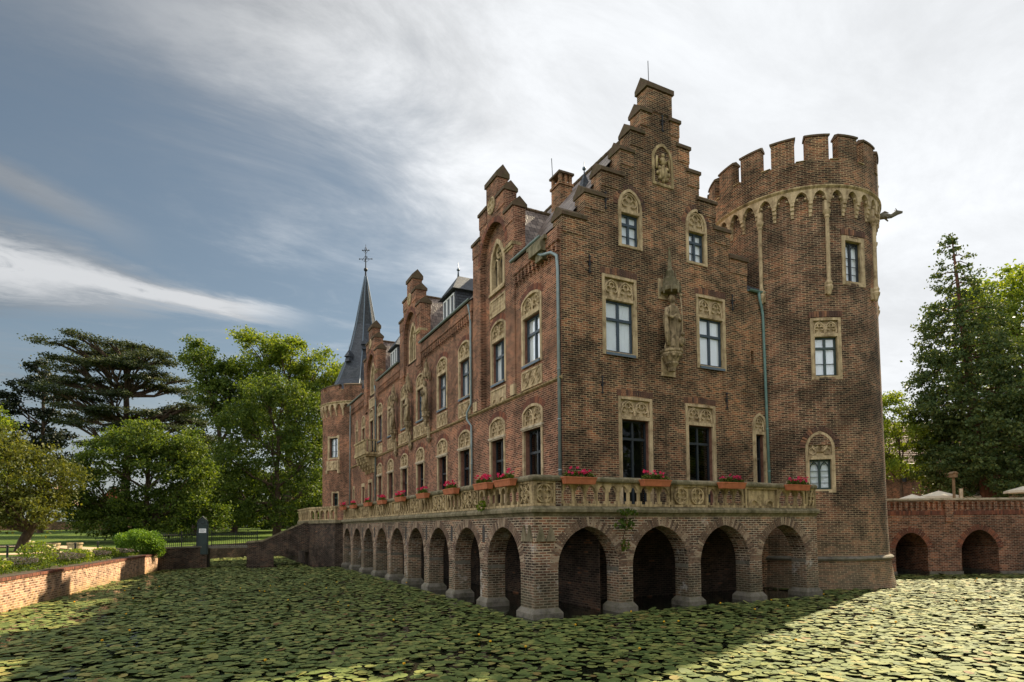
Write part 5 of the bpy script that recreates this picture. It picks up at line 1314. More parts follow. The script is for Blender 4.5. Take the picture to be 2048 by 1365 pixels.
m = MB(); m.plate(FK, [(2.9, -.7), (4.75, -.7), (4.75, .95), (5.2, 1.12), (5.9, 1.2), (6.7, 1.12), (7.3, .95), (7.3, 3.25), (6.9, 3.22), (4.0, 1.85), (2.9, 1.75)], [], -2.2, 0); m.build('stair', 'brick_deep', fb)
m = MB(); P_ = [(2.85, 1.75), (4.0, 1.85), (6.9, 3.22), (7.35, 3.25)]
for i in range(3):
    (a, za), (b, zb_) = P_[i], P_[i+1]
    for d in (-.28, -2.2): m.hexa([FK.P(a, za, d), FK.P(b, zb_, d), FK.P(b, zb_, d+.32), FK.P(a, za, d+.32), FK.P(a, za+.12, d), FK.P(b, zb_+.12, d), FK.P(b, zb_+.12, d+.32), FK.P(a, za+.12, d+.32)])
m.build('stair_coping', 'stone_mossy', fb)
def railing(name, F, u0, u1, z0, z1, d, label, step=.13):
    root = thing(name, F.P((u0+u1)/2, z0, d), label, 'fence'); m = MB(); n = int((u1-u0)/step)
    for k in range(n+1):
        u = u0+(u1-u0)*k/n; m.tube([F.P(u, z0, d), F.P(u, z1+.06, d), F.P(u, z1+.16, d)], [.016, .016, .003], 5)
    m.build('bars', 'iron', root); m = MB()
    for z in (z0+.12, z1-.05): m.tube([F.P(u0, z, d), F.P(u1, z, d)], .02, 6)
    m.build('rail', 'iron', root); m = MB()
    for k in range(int((u1-u0)/1.6)+2):
        u = min(u1, u0+k*1.6); m.tube([F.P(u, z0-.02, d), F.P(u, z1+.2, d)], .035, 6)
    m.build('post', 'iron', root)
railing('iron_fence', FQ, .05, QL-.35, 1.6, 2.48, -.25, 'black iron bar fence on the dark quay wall, left of the gate')
railing('iron_fence', FK, .55, 3.6, 1.58, 2.48, -.08, 'black iron bar fence along the footbridge, right of the gate')
FG2 = Frame((-.35, 49.2, 0), (1, -.1, 0), (-.1, -1, 0))
gt = thing('gate_post', (-.35, 49.2, 1.6), 'tall dark gate pillar with pointed top and a small white notice', 'gate')
m = MB(); m.plate(FG2, [(-.36, 1.0), (.36, 1.0), (.36, 3.2), (.30, 3.45), (0, 3.78), (-.30, 3.45), (-.36, 3.2)], [], -.3, 0); m.build('panel', 'sign_dark', gt)
m = MB(); rib(m, FG2, [(-.36, 3.2), (-.27, 3.46), (0, 3.74), (.27, 3.46), (.36, 3.2)], .035, .01); rib(m, FG2, circ(0, 3.35, .14, n=10), .02, .01); rib(m, FG2, [(-.30, 1.1), (-.30, 3.1), (.30, 3.1), (.30, 1.1)], .015, .01); m.build('tracery', 'iron', gt)
m = MB(); m.box(FG2, -.23, .23, 2.55, 2.86, 0, .02); nt_ = m.build('notice', 'sign_white', gt)
m = MB()
for k, (l_) in enumerate((.32, .36, .28)): m.box(FG2, -.18, -.18+l_, 2.78-.08*k, 2.80-.08*k, .02, .024)
m.build('lines', 'frame_black', nt_)

# ---- right brick bridge
FBR = Frame((28.36, 23.21, 0), tuple(BR), tuple(-BFW)); bg_ = thing('brick_bridge', (36, 20, 0), 'old red brick bridge with two round arches and a slotted parapet, right of the tower', 'bridge')
ops = [(6.22, 8.0), (9.86, 11.9), (13.8, 15.9), (17.8, 19.9), (21.9, 24.0)]; out_ = [(2, -.7)]; bv = None
for (a, b) in ops:
    out_ += [(a, -.7)]+pointed((b-a)/2, (b-a)/2-.03, 1.45, 9, (a+b)/2)+[(b, -.7)]; bv = MB(); voussoirs(bv, FBR, pointed((b-a)/2+.01, (b-a)/2-.02, 1.45, 9, (a+b)/2), .3, -.03, .014); bv.build('arch_ring', 'brick_loose_red', bg_)
out_ += [(34, -.7), (34, 3.28), (2, 3.28)]
m = MB(); m.plate(FBR, out_, [], -4.6, 0); m.build('arches_wall', 'brick_bridge', bg_);
slots = []; u = 4.2
while u < 33.5:
    if abs((u-9.0) % 5.2) > .35: slots.append(rect(u, u+.14, 3.55, 3.98))
    u += .31
m = MB(); m.plate(FBR, rect(2, 34, 3.28, 4.08), slots, -.3, -.02)
for u in np.arange(9.0, 34, 5.2): m.box(FBR, u-.02, u+.42, 2.9, 4.08, -.28, .10)
m.build('parapet', 'brick_bridge', bg_)
m = MB(); u = 2.0
while u < 34: m.box(FBR, u, u+.085, 3.28, 3.50, -.1, .03+random.uniform(-.004, .004)); u += .1
m.build('rowlock_band', 'brick_loose_red', bg_)
m = MB(); u = 2.0
while u < 34: L_ = random.uniform(.9, 1.2); m.box(FBR, u, u+L_-.012, 4.09+random.uniform(0, .01), 4.20+random.uniform(-.01, .01), -.38, .07); u += L_
m.build('coping', 'coping_pale', bg_)
m = MB()
for i in range(len(ops)-1): m.box(FBR, ops[i][1]-.0, ops[i+1][0]+.0, -.7, .18, -4.7, .10)
m.box(FBR, 2, 6.22, -.7, .18, -4.7, .10); m.build('footing', 'stone_grey', bg_)
m = MB(); m.box(FBR, 2, 34, -.7, 3.0, -5.2, -4.7); m.build('rear_wall', 'brick_dark', bg_)

# ---- barn behind the courtyard
BO = BR*44.0+BFW*72; FBN = Frame(tuple(BO), tuple(BR), tuple(-BFW)); bn = thing('barn', tuple(BO+BR*9+Vector((0, 0, 2.9))), 'red brick outbuilding with grey-brown tiled roof behind the bridge', 'building')
m = MB(); m.plate(FBN, rect(-6, 26, 2.5, 10.05), [rect(2.2, 3.2, 7.8, 8.6), rect(9.5, 10.5, 7.8, 8.6), rect(16, 17, 7.8, 8.6)], -.5, 0); m.box(FBN, -6, -5.5, 2.5, 10.0, -10, -.5); m.box(FBN, 25.5, 26, 2.5, 10.0, -10, -.5); m.box(FBN, -6, 26, 2.5, 10, -10.5, -10); m.build('wall', 'brick_bridge', bn)
m = MB(); sl_ = hypot(5.3, 6)
for (d0, d1) in ((.35, -5), (-10.4, -5)):
    m.face([FBN.P(-6.4, 9.9, d0), FBN.P(26.4, 9.9, d0), FBN.P(26.4, 15.8, d1), FBN.P(-6.4, 15.8, d1)], [(0, 0), (32.8, 0), (32.8, sl_), (0, sl_)])
for u in (-6, 26): m.face([FBN.P(u, 10, 0), FBN.P(u, 10, -10), FBN.P(u, 15.7, -5)])
m.build('roof', 'roof_clay', bn)
m = MB(); m.tube([FBN.P(-6.4, 9.85, .38), FBN.P(26.4, 9.85, .38)], .12, 8); m.build('gutter', 'iron', bn)
for u in (2.2, 9.5, 16): m = MB(); m.box(FBN, u-.05, u+1.05, 7.75, 8.65, -.35, -.2); m.build('window', 'sash_dark', bn)
# ---- parasols, sign post
def parasol(a, dpt, ztop, r_, label):
    p = BR*a+BFW*dpt; root = thing('parasol', (p.x, p.y, 2.97), label, 'parasol', 'cream parasols on the courtyard')
    m = MB(); n = 8; top = (p.x, p.y, ztop); rim = [(p.x+r_*cos(2*pi*k/n+.3), p.y+r_*sin(2*pi*k/n+.3), ztop-.5) for k in range(n)]
    for k in range(n):
        a_, b_ = rim[k], rim[(k+1) % n]; mid = ((a_[0]+b_[0])/2, (a_[1]+b_[1])/2, ztop-.46); m.face([top, a_, mid]); m.face([top, mid, b_])
        m.face([a_, mid, (mid[0], mid[1], mid[2]-.2), (a_[0], a_[1], a_[2]-.18)]); m.face([mid, b_, (b_[0], b_[1], b_[2]-.18), (mid[0], mid[1], mid[2]-.2)])
    m.build('canopy', 'canvas', root)
    m = MB(); m.tube([(p.x, p.y, 2.97), (p.x, p.y, ztop+.08)], .035, 8); m.build('pole', 'wood', root); m = MB()
    for k in range(n): m.tube([(p.x, p.y, ztop-.06), (rim[k][0], rim[k][1], rim[k][2]-.03)], .013, 4)
    m.build('ribs', 'wood', root)
    m = MB(); m.xbox(p.x-.35, p.x+.35, p.y-.35, p.y+.35, 2.97, 3.05); m.build('base', 'stone_grey', root)
parasol(33.1, 50, 5.25, 1.35, 'small cream parasol nearest the tower, half hidden behind a larger one')
parasol(35.3, 50, 5.52, 1.5, 'large cream parasol in full view above the bridge parapet')
parasol(46.3, 60, 5.95, 1.3, 'cream parasol below the big conifer, left of its trunk')
parasol(42.8, 50, 5.95, 1.7, 'cream parasol at the right edge of the photo')
p = BR*35.1+BFW*48; F_ = Frame((p.x, p.y, 0), tuple(BR), tuple(-BFW))
bx = thing('bird_box_post', (p.x, p.y, 2.97), 'wooden post with a small box on top beside the conifer', 'post'); m = MB(); m.box(F_, -.07, .07, 2.97, 6.45, -.07, .07); m.build('post', 'wood', bx)
m = MB(); m.box(F_, -.2, .2, 6.45, 6.75, -.2, .2); m.hexa([F_.P(-.27, 6.75, -.27), F_.P(.27, 6.75, -.27), F_.P(.27, 6.75, .27), F_.P(-.27, 6.75, .27), F_.P(-.05, 6.92, -.27), F_.P(.05, 6.92, -.27), F_.P(.05, 6.92, .27), F_.P(-.05, 6.92, .27)]); m.build('box', 'wood', bx)
bs = thing('notice_board', tuple(F_.P(.5, 2.97, .1)), 'narrow pale notice board beside the wooden post', 'sign'); m = MB(); m.box(F_, .33, .37, 2.97, 5.6, .05, .1); m.box(F_, .63, .67, 2.97, 5.6, .05, .1); m.build('posts', 'wood', bs); m = MB(); m.box(F_, .36, .64, 4.6, 5.55, .06, .09); m.build('board', 'coping_pale', bs)

# ---- far houses and garden wall
def house(x, y, wd, dp, z0, ze, zr, rz, label, wall, roof, wins):
    F_ = Frame((x, y, 0), (cos(rz), sin(rz), 0), (sin(rz), -cos(rz), 0)); root = thing('house', (x, y, z0), label, 'house')
    hs = [rect(a, a+1.1, b, b+1.4) for a, b in wins]
    m = MB(); m.plate(F_, [(0, z0), (wd, z0), (wd, ze), (wd/2, zr), (0, ze)], hs, -.3, 0); m.box(F_, 0, .3, z0, ze, -dp, -.3); m.box(F_, wd-.3, wd, z0, ze, -dp, -.3); m.plate(F_, [(0, z0), (wd, z0), (wd, ze), (wd/2, zr), (0, ze)], [], -dp-.3, -dp); m.build('wall', wall, root)
    m = MB()
    for q in (-.4, wd+.4): m.face([F_.P(q, ze-.35, .4), F_.P(wd/2, zr+.12, .4), F_.P(wd/2, zr+.12, -dp-.5), F_.P(q, ze-.35, -dp-.5)])
    m.build('roof', roof, root); m = MB(); m.box(F_, wd*.6, wd*.6+.6, ze, zr+1.0, -dp*.6, -dp*.6+.6); m.build('chimney', 'brick_bridge', root)
    for a, b in wins:
        m = MB(); m.plate(F_, rect(a, a+1.1, b, b+1.4), [rect(a+.09, a+.5, b+.09, b+1.31), rect(a+.6, a+1.01, b+.09, b+1.31)], -.2, -.12); wo = m.build('window', 'white_paint', root); m = MB(); m.box(F_, a+.05, a+1.05, b+.05, b+1.35, -.28, -.2); m.build('pane', 'sash_dark', wo)
house(-29, 128, 8.5, 10, 2.8, 7.2, 11.0, .05, 'white house seen between the trees at the far left', 'render_white', 'roof_clay', [(1.5, 4.4), (5.2, 4.4), (3.6, 7.4)])
house(-19.5, 131, 8, 10, 2.8, 6.4, 10.6, 0, 'brown-roofed house to the right of the white house', 'plaster_red', 'roof_clay', [(1.5, 4.2), (5, 4.2)])
house(11.5, 140, 9, 10, 2.8, 7.4, 12.0, -.1, 'red house glimpsed between the trunks left of the spire tower', 'plaster_red', 'roof_clay', [(1.5, 4.4), (5.2, 4.4), (3.8, 8.2)])
gw_ = thing('garden_wall', (-20, 114, 2.9), 'dark low garden wall below the white house', 'wall'); m = MB(); m.xbox(-42, -8, 113.8, 114.2, 2.5, 4.1); m.build('wall_body', 'brick_dark', gw_); m = MB(); m.xbox(-42.1, -7.9, 113.7, 114.3, 4.1, 4.25); m.build('coping', 'stone_grey', gw_)
# bollards, drums, bin
bpos = [((-9.97, 42.8), 'black rope-fence post, leftmost of the row'), ((-8.2, 42.9), 'black rope-fence post, second from the left'), ((-7.43, 46.3), 'black rope-fence post, in front of the right-hand stone drum'), ((-6.75, 50.0), 'black rope-fence post, second from the right'), ((-5.55, 49.0), 'black rope-fence post beside the round green shrub')]
for (x, y), lab in bpos:
    b = thing('fence_post', (x, y, 1.2), lab, 'post', 'black posts behind the flower bed'); h = .75
    m = MB(); m.tube([(x, y, 1.1), (x, y, 1.2+h)], .055, 8); m.build('shaft', 'iron', b); m = MB(); m.blob((x, y, 1.2+h+.03), .075, 8, 6, (1, 1, .7)); m.build('knob', 'iron', b)
for (x, y), lab in (((-9.15, 49.2), 'round pale stone drum on the lawn, left one'), ((-7.95, 49.4), 'round pale stone drum on the lawn, right one')):
    d = thing('stone_drum', (x, y, 1.2), lab, 'planter', 'stone drums on the lawn'); m = MB(); m.lathe((x, y), [(.38, 1.1), (.42, 1.3), (.42, 1.85), (.46, 1.88), (.46, 1.98), (.36, 1.98), (.34, 1.85), (.01, 1.84)], 20); m.build('body', 'sandstone', d); m = MB(); m.lathe((x, y), [(.35, 1.87), (.01, 1.89)], 12); m.build('earth', 'soil', d)
bi = thing('waste_container', (-8.9, 80, 2), 'green waste container at the edge of the trees', 'bin'); z0 = gz(-8.9, 80)
m = MB(); m.hexa([(-9.4, 79.6, z0+.12), (-8.4, 79.6, z0+.12), (-8.4, 80.4, z0+.12), (-9.4, 80.4, z0+.12), (-9.5, 79.5, z0+1.35), (-8.3, 79.5, z0+1.35), (-8.3, 80.5, z0+1.35), (-9.5, 80.5, z0+1.35)]); m.build('body', 'bin_green', bi)
m = MB(); m.hexa([(-9.55, 79.42, z0+1.36), (-8.25, 79.42, z0+1.36), (-8.25, 80.55, z0+1.36), (-9.55, 80.55, z0+1.36), (-9.45, 79.5, z0+1.46), (-8.35, 79.5, z0+1.46), (-8.35, 80.5, z0+1.62), (-9.45, 80.5, z0+1.62)]); m.build('lid', 'bin_green', bi)
for x in (-9.3, -8.5): m = MB(); m.tube([(x-.04, 79.7, z0+.1), (x+.04, 79.7, z0+.1)], .1, 10); m.build('wheel', 'frame_black', bi)

# ================================================================== TREES
def tree(name, base, trunk, lobes, leaf, n, mat, label, cat='tree', group=None, bark='bark', clump=.9, per=26, flat=.35, limbs=True, seed=1, lean=None, taper=.1, cz=.55):
    """lobes: (x, y, z, rx, ry, rz) in world metres; clumps fill each lobe, denser at its shell"""
    rg = np.random.default_rng(seed); root = thing(name, base, label, cat, group); rr, th_ = trunk
    top = Vector((base[0]+(lean[0] if lean else 0), base[1]+(lean[1] if lean else 0), base[2]+th_)); b = Vector(base)
    m = MB(); P_ = [b.lerp(top, k/6)+Vector((sin(k*1.7+seed)*.12*rr*2, cos(k*1.3+seed)*.12*rr*2, 0))*(0 if k == 0 else 1) for k in range(7)]
    m.tube([b-Vector((0, 0, .3))]+P_, [rr*1.5, rr*1.25]+[rr*max(.07, 1-taper*k) for k in range(1, 7)], 9)
    if limbs:
        for (x, y, z, a, bb, c) in lobes:
            s_ = P_[min(6, max(2, int(6*min(1, max(.25, (z-base[2]-c)/th_)))))]; e = Vector((x, y, z)); mid = s_.lerp(e, .5)+Vector((rg.uniform(-.4, .4), rg.uniform(-.4, .4), -.25*(e-s_).length*.3))
            m.tube([s_, mid, e], [rr*.45, rr*.28, rr*.10], 6)
            for k in range(4):
                d = Vector(rg.normal(size=3)); d.normalize(); e2 = e+Vector((d.x*a*.8, d.y*bb*.8, abs(d.z)*c*.7)); m.tube([mid, mid.lerp(e2, .6)+Vector((0, 0, .3)), e2], [rr*.2, rr*.12, rr*.03], 5)
    m.build('trunk', bark, root)
    if limbs:
        ex = []
        for l in lobes:
            for _ in range(6):
                d = rg.normal(size=3); d /= np.linalg.norm(d); d[2] = abs(d[2])*.9 if rg.random() < .7 else d[2]; k = rg.uniform(.26, .42)
                ex.append((l[0]+d[0]*l[3]*.98, l[1]+d[1]*l[4]*.98, l[2]+d[2]*l[5]*.98, l[3]*k, l[4]*k, l[5]*k*.8))
        lobes = [(a, b__, c, r1*.9, r2*.9, r3*.88) for a, b__, c, r1, r2, r3 in lobes]+ex; leaf *= .88
    vol = np.array([l[3]*l[4]+l[4]*l[5] for l in lobes]); cnt = np.maximum(3, (vol/vol.sum()*n/per)).astype(int); pts = []
    for l, k in zip(lobes, cnt):
        c = cloud(l[:3], l[3:], k, rg, shell=.25)
        for q in c:
            s_ = clump*rg.uniform(.5, 1.35); pts.append(rg.normal(size=(int(per*rg.uniform(.5, 1.6)), 3))*np.array((s_, s_, s_*cz))*.5+q)
    leaf_obj('crown', np.concatenate(pts), leaf, mat, root, flat=flat)
    return root
G = gz
tree('broadleaf_tree', (-12.8, 58.6, G(-12.8, 58.6)), (.40, 4.5), [(-14.5, 58, 7.0, 3.6, 3.2, 3.9), (-11.6, 58.8, 6.4, 2.1, 2.4, 3.0), (-17.5, 58, 7, 3.5, 3, 4.0), (-13, 57, 4.4, 2.6, 2, 1.6), (-10.9, 58.8, 5.0, 1.1, 1.4, 1.6), (-16, 60, 4.2, 3, 2, 1.6)], .26, 27000, 'leaf_olive', 'dense olive-brown broadleaf tree with leaning trunk at the left edge', seed=3, clump=.8, lean=(1.2, 0))
tree('broadleaf_tree', (-19, 70, G(-19, 70)), (.4, 6), [(-19, 70, 10, 3.2, 3, 4), (-21.5, 70, 8, 3, 3, 4), (-17.6, 71, 6, 2.6, 2.4, 2.4), (-16, 72, 8.5, 2, 2, 2)], .3, 14000, 'leaf_bright', 'light green tree peeping over the olive one at the left edge', seed=5)
# pine
pl_ = [(-19.9, 98, 24.2, 1.5, 1.5, .8), (-19.0, 98, 22.6, 2.1, 2, .7), (-21.4, 98, 21.4, 1.7, 1.7, .7), (-18.4, 98, 20.4, 2.3, 2, .8), (-22.4, 98, 18.6, 2.0, 2, .7), (-18.2, 98, 17.8, 2.2, 2, .9), (-21.4, 98, 16.2, 2.4, 2, .8), (-18.3, 98, 14.8, 2.6, 2, 1.1), (-21, 98, 13.4, 2.4, 2, .9), (-17.2, 98, 12.0, 2.4, 2, 1), (-23, 98, 20, 1.2, 1.4, .5), (-23.6, 98, 16.8, 1.3, 1.4, .5)]
tree('pine_tree', (-19.6, 98, G(-19.6, 98)), (.35, 21), pl_, .40, 15000, 'leaf_pine', 'dark ragged pine tree left of the cedar', seed=7, clump=.7, flat=.6)
# cedar with flat plates
cl_ = []; rg_ = random.Random(4)
for z, x0_, x1_, n_ in ((26.0, -14.5, -6.5, 6), (24.6, -17.0, -4.3, 9), (23.0, -17.2, -3.6, 9), (21.2, -17.0, -3.2, 8), (19.0, -17.5, -10.5, 5), (18.7, -6.5, -1.6, 4), (17.2, -15.5, -1.0, 8), (15.4, -15.0, .6, 8), (13.6, -13.5, 0, 6)):
    for k in range(n_):
        x = x0_+(x1_-x0_)*(k+.5)/n_+rg_.uniform(-.5, .5); cl_.append((x, 89.5+rg_.uniform(-4.5, 4.5), z+rg_.uniform(-.4, .4)-.05*abs(x+10)*.6, rg_.uniform(1.4, 2.3), rg_.uniform(1.4, 2.2), .22))
tree('cedar_tree', (-9.3, 89.5, G(-9.3, 89.5)), (.62, 21), cl_, .30, 62000, 'leaf_cedar', 'dark spreading cedar with flat layered branches', seed=9, clump=.95, flat=.8, cz=.30)
tree('broadleaf_tree', (-5.6, 72, G(-5.6, 72)), (.35, 8), [(-5.9, 72, 12.2, 2.0, 2.2, 2.4), (-2.1, 72, 11.2, 1.7, 2.2, 2.2), (-9.2, 71.5, 9.6, 2.8, 2.4, 2.2), (-5.2, 72, 8.6, 3.6, 2.6, 3.0), (-1.6, 72, 7.6, 2.2, 2.4, 3.2), (-11.2, 71, 7.2, 2.0, 2, 2.0), (-7.5, 71.5, 5.2, 3.6, 2, 1.9), (-2.5, 71.2, 5.2, 2.6, 2, 1.8), (-11.3, 71.2, 5.2, 1.8, 1.6, 1.6), (-9, 72.5, 4.6, 3.4, 1.6, 1.4), (-4, 72.5, 4.2, 4, 1.6, 1.4), (-7, 72, 10.8, 2.4, 2.2, 2.2), (-3.6, 72, 9.8, 2.6, 2, 2.2), (-9.5, 70.8, 3.2, 2.6, 1.6, 1.2), (-6, 70.6, 3.0, 2.2, 1.5, 1.1), (-2.6, 70.8, 3.2, 2.4, 1.5, 1.2), (.6, 71.2, 4.0, 1.6, 1.5, 1.6)], .30, 46000, 'leaf_mid', 'green broadleaf tree with two tops in front of the cedar', seed=11, clump=.75)
tree('plane_tree', (1.5, 110, G(1.5, 110)), (.75, 17), [(-1.5, 110, 30.6, 3.0, 3.5, 3.0), (2.6, 110, 27.6, 3.6, 3.5, 3.2), (-.2, 110, 24.5, 3.8, 4, 3.0), (3.2, 110, 22, 4, 4, 3.5), (-2.6, 110, 19.5, 2.6, 3, 2.6), (1, 110, 16, 4, 3, 3)], .46, 22000, 'leaf_mid', 'tall airy plane tree between the cedar and the big plane', seed=13, clump=1.1)
tree('plane_tree', (12, 109, G(12, 109)), (.9, 20), [(8.2, 109.5, 33.4, 4.4, 4, 3.4), (12.4, 109, 32.4, 3.6, 4, 3.0), (17.2, 108.7, 30.6, 3.6, 4, 3.2), (20.6, 108, 27.4, 2.8, 3.5, 3.6), (6.5, 109, 28.6, 3.8, 4, 3.6), (12, 109, 26.6, 5, 4, 4), (17, 108.7, 23, 5, 4, 4.5), (9, 109, 20, 5, 4, 4.5), (20.5, 108, 20, 3, 3, 4), (15, 108.5, 15, 5, 3, 4)], .48, 42000, 'leaf_bright', 'tallest plane tree behind, its sunlit crown reaching the spire tower', seed=15, clump=1.2)
tree('broadleaf_tree', (7.6, 79.7, G(7.6, 79.7)), (.45, 12), [(5.6, 80, 19.4, 2.4, 2.6, 2.6), (8.4, 80, 18.6, 2.8, 2.6, 2.8), (11, 79.4, 17.2, 2.6, 2.6, 2.6), (3.4, 80, 15.6, 2.4, 2.6, 2.4), (7, 80, 14.2, 3.6, 3, 3.4), (11.6, 79, 12.6, 2.8, 3, 3.6), (2.4, 80, 11.4, 2.4, 2.6, 2.6), (6, 80, 9, 3.8, 2.8, 2.6), (11.5, 79, 7.6, 2.8, 2.6, 2.6), (1.6, 80, 7.2, 1.9, 2, 2.0), (3.4, 79, 4.6, 2.6, 1.8, 1.7), (8.6, 78.6, 4.6, 2.6, 1.8, 1.8), (12.6, 78.4, 4.6, 2.4, 1.8, 2.0)], .32, 48000, 'leaf_mid', 'dark full broadleaf tree just left of the spire tower', seed=17, clump=.9)
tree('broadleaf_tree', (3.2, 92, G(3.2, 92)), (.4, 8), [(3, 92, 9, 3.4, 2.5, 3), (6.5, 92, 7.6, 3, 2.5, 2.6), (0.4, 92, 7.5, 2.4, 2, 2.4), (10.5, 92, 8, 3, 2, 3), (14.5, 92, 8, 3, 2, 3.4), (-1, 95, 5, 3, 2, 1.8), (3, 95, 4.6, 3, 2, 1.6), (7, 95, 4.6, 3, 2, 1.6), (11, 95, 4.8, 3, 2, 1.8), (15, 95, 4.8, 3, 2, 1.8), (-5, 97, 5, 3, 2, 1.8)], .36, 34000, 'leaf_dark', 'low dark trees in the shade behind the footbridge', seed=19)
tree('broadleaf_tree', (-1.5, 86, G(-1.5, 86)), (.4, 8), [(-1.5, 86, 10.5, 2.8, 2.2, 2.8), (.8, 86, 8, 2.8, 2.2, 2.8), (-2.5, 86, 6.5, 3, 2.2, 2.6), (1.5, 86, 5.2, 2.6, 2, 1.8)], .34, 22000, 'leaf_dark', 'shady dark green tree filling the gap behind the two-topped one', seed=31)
tree('broadleaf_tree', (17.5, 92, G(15, 92)), (.5, 10), [(16, 92, 14, 3.4, 2.5, 4), (19, 92, 18, 3, 2.5, 4), (15, 92, 8, 3, 2.5, 3)], .36, 9000, 'leaf_dark', 'dark tree directly behind the spire tower', seed=20)
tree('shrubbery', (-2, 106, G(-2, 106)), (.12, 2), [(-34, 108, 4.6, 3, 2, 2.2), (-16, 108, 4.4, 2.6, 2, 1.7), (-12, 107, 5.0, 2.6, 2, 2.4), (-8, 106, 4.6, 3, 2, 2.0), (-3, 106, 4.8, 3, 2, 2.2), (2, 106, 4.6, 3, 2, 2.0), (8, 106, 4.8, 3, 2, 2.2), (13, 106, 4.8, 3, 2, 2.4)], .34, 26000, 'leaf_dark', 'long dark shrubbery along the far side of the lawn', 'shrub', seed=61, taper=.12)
# right hand trees
sc_l = []
top = Vector((66.9, 33.8, 32.4)); bot = Vector((68.1, 31.6, 2.9)); rg_ = random.Random(8)
for k in range(44):
    f_ = k/43; z = 31.8-25.6*f_; R_ = float(np.interp(z, [5, 8, 14, 20, 24, 27, 30, 32], [4.0, 5.1, 5.0, 4.2, 3.3, 2.3, 1.2, .3])); c = bot.lerp(top, (z-2.9)/29.5); nb_ = max(2, int(R_*2.1))
    for j in range(nb_):
        a = 2*pi*j/nb_+k*1.3+rg_.uniform(-.3, .3); rr_ = R_*rg_.uniform(.5, 1.04); s_ = max(.35, R_*.19)
        sc_l.append((c.x+rr_*cos(a), c.y+rr_*sin(a), z-.10*rr_+rg_.uniform(-.3, .3), s_*1.3, s_*1.3, s_*.7))
tree('sequoia_tree', tuple(bot), (.75, 28.8), sc_l, .29, 72000, 'leaf_sequoia', 'very tall dark conical conifer with reddish trunk at the right', bark='bark_red', seed=21, clump=.55, per=18, flat=.3, limbs=False, lean=(-1.1, 2.1), taper=.158)
br2 = MB(); rg_ = random.Random(12)
for l in sc_l[::2]:
    c = bot.lerp(top, (l[2]+.6-2.9)/29.5); br2.tube([c, Vector(l[:3]).lerp(c, .5)+Vector((0, 0, .25)), Vector(l[:3])], [.09, .05, .02], 4)
tr_ = [o for o in bpy.data.objects if o.name.startswith('sequoia_tree')][0]; br2.build('branches', 'bark_red', tr_)
tree('broadleaf_tree', (90, 36, 2.9), (.6, 16), [(88.6, 38.5, 31, 4, 4, 3.4), (92, 36, 32, 4.5, 4, 3.4), (96, 34, 30, 5, 4, 4), (87, 39, 27, 3.4, 4, 3.2), (91, 36, 26, 5, 4, 4.5), (96, 33, 24, 5, 4, 5), (88.5, 37.5, 20, 4, 4, 4), (93, 34, 18, 5, 4, 4), (88, 38, 13.5, 4, 4, 4), (93, 34, 11, 5, 4, 4), (84, 41, 12, 4, 4, 4), (85, 40.5, 29, 3, 3, 3.2), (84.5, 41, 23, 3, 3, 3.6)], .44, 40000, 'leaf_bright', 'light green broadleaf tree behind the conifer at the right edge', seed=23, clump=1.1)
tree('broadleaf_tree', (65, 38.3, 2.9), (.25, 6), [(64.6, 38.6, 14.4, 1.9, 2, 2.0), (65.6, 37.6, 12.0, 2.2, 2, 2.0), (63.6, 39.5, 11.2, 1.9, 2, 2.0), (66.8, 36.2, 10.6, 1.8, 2, 1.8), (64.2, 38.8, 8.8, 1.8, 1.8, 1.4), (66.2, 36.9, 8.4, 1.6, 1.6, 1.2)], .26, 18000, 'leaf_bright', 'small bright green tree between the round tower and the conifer', seed=25, clump=.6)
# distant woods closing the park
wp_ = []; rgw = np.random.default_rng(77)
for k in range(2000):
    a = rgw.uniform(-.95, 1.45); D_ = rgw.uniform(150, 185) if a < .6 else rgw.uniform(125, 150); h_ = 7+4*sin(a*9)+2.5*sin(a*23); z_ = 2.6+rgw.uniform(0, 1)**1.15*max(4, h_)
    wp_.append(rgw.normal(size=(60, 3))*np.array((3.0, 2.0, 1.7))+np.array((D_*sin(a), D_*cos(a), z_)))
tag(leaf_obj('woods', np.concatenate(wp_), .95, 'leaf_dark', base=(0, 150, 3), flat=.3), 'distant dark woods closing the park behind the trees', 'woods', kind='stuff')
# unseen park trees behind the viewer, mirrored in the lower panes
for i, (x, y) in enumerate(((-20, -22), (-8, -27), (5, -24), (18, -28), (-32, -8), (31, -24), (41, -9), (50, -13), (60, -8), (70, -5), (80, -2), (90, 4))):
    tree('park_tree', (x, y, 1.1), (.5, 7), [(x, y, 12, 5.5, 4, 5), (x+3.5, y, 8, 4.5, 4, 5), (x-3.5, y, 7, 4.5, 4, 5), (x, y, 4, 5, 3, 3)], 1.0, 4200, 'leaf_mid', 'leafy park tree on the near bank, '+('far left', 'left', 'behind the viewer', 'a little right', 'leftmost', 'right', 'at the water on the right', 'second at the water on the right', 'third at the water on the right', 'fourth at the water on the right', 'fifth at the water on the right', 'rightmost')[i], seed=40+i, group='park trees on the near bank', clump=1.4)
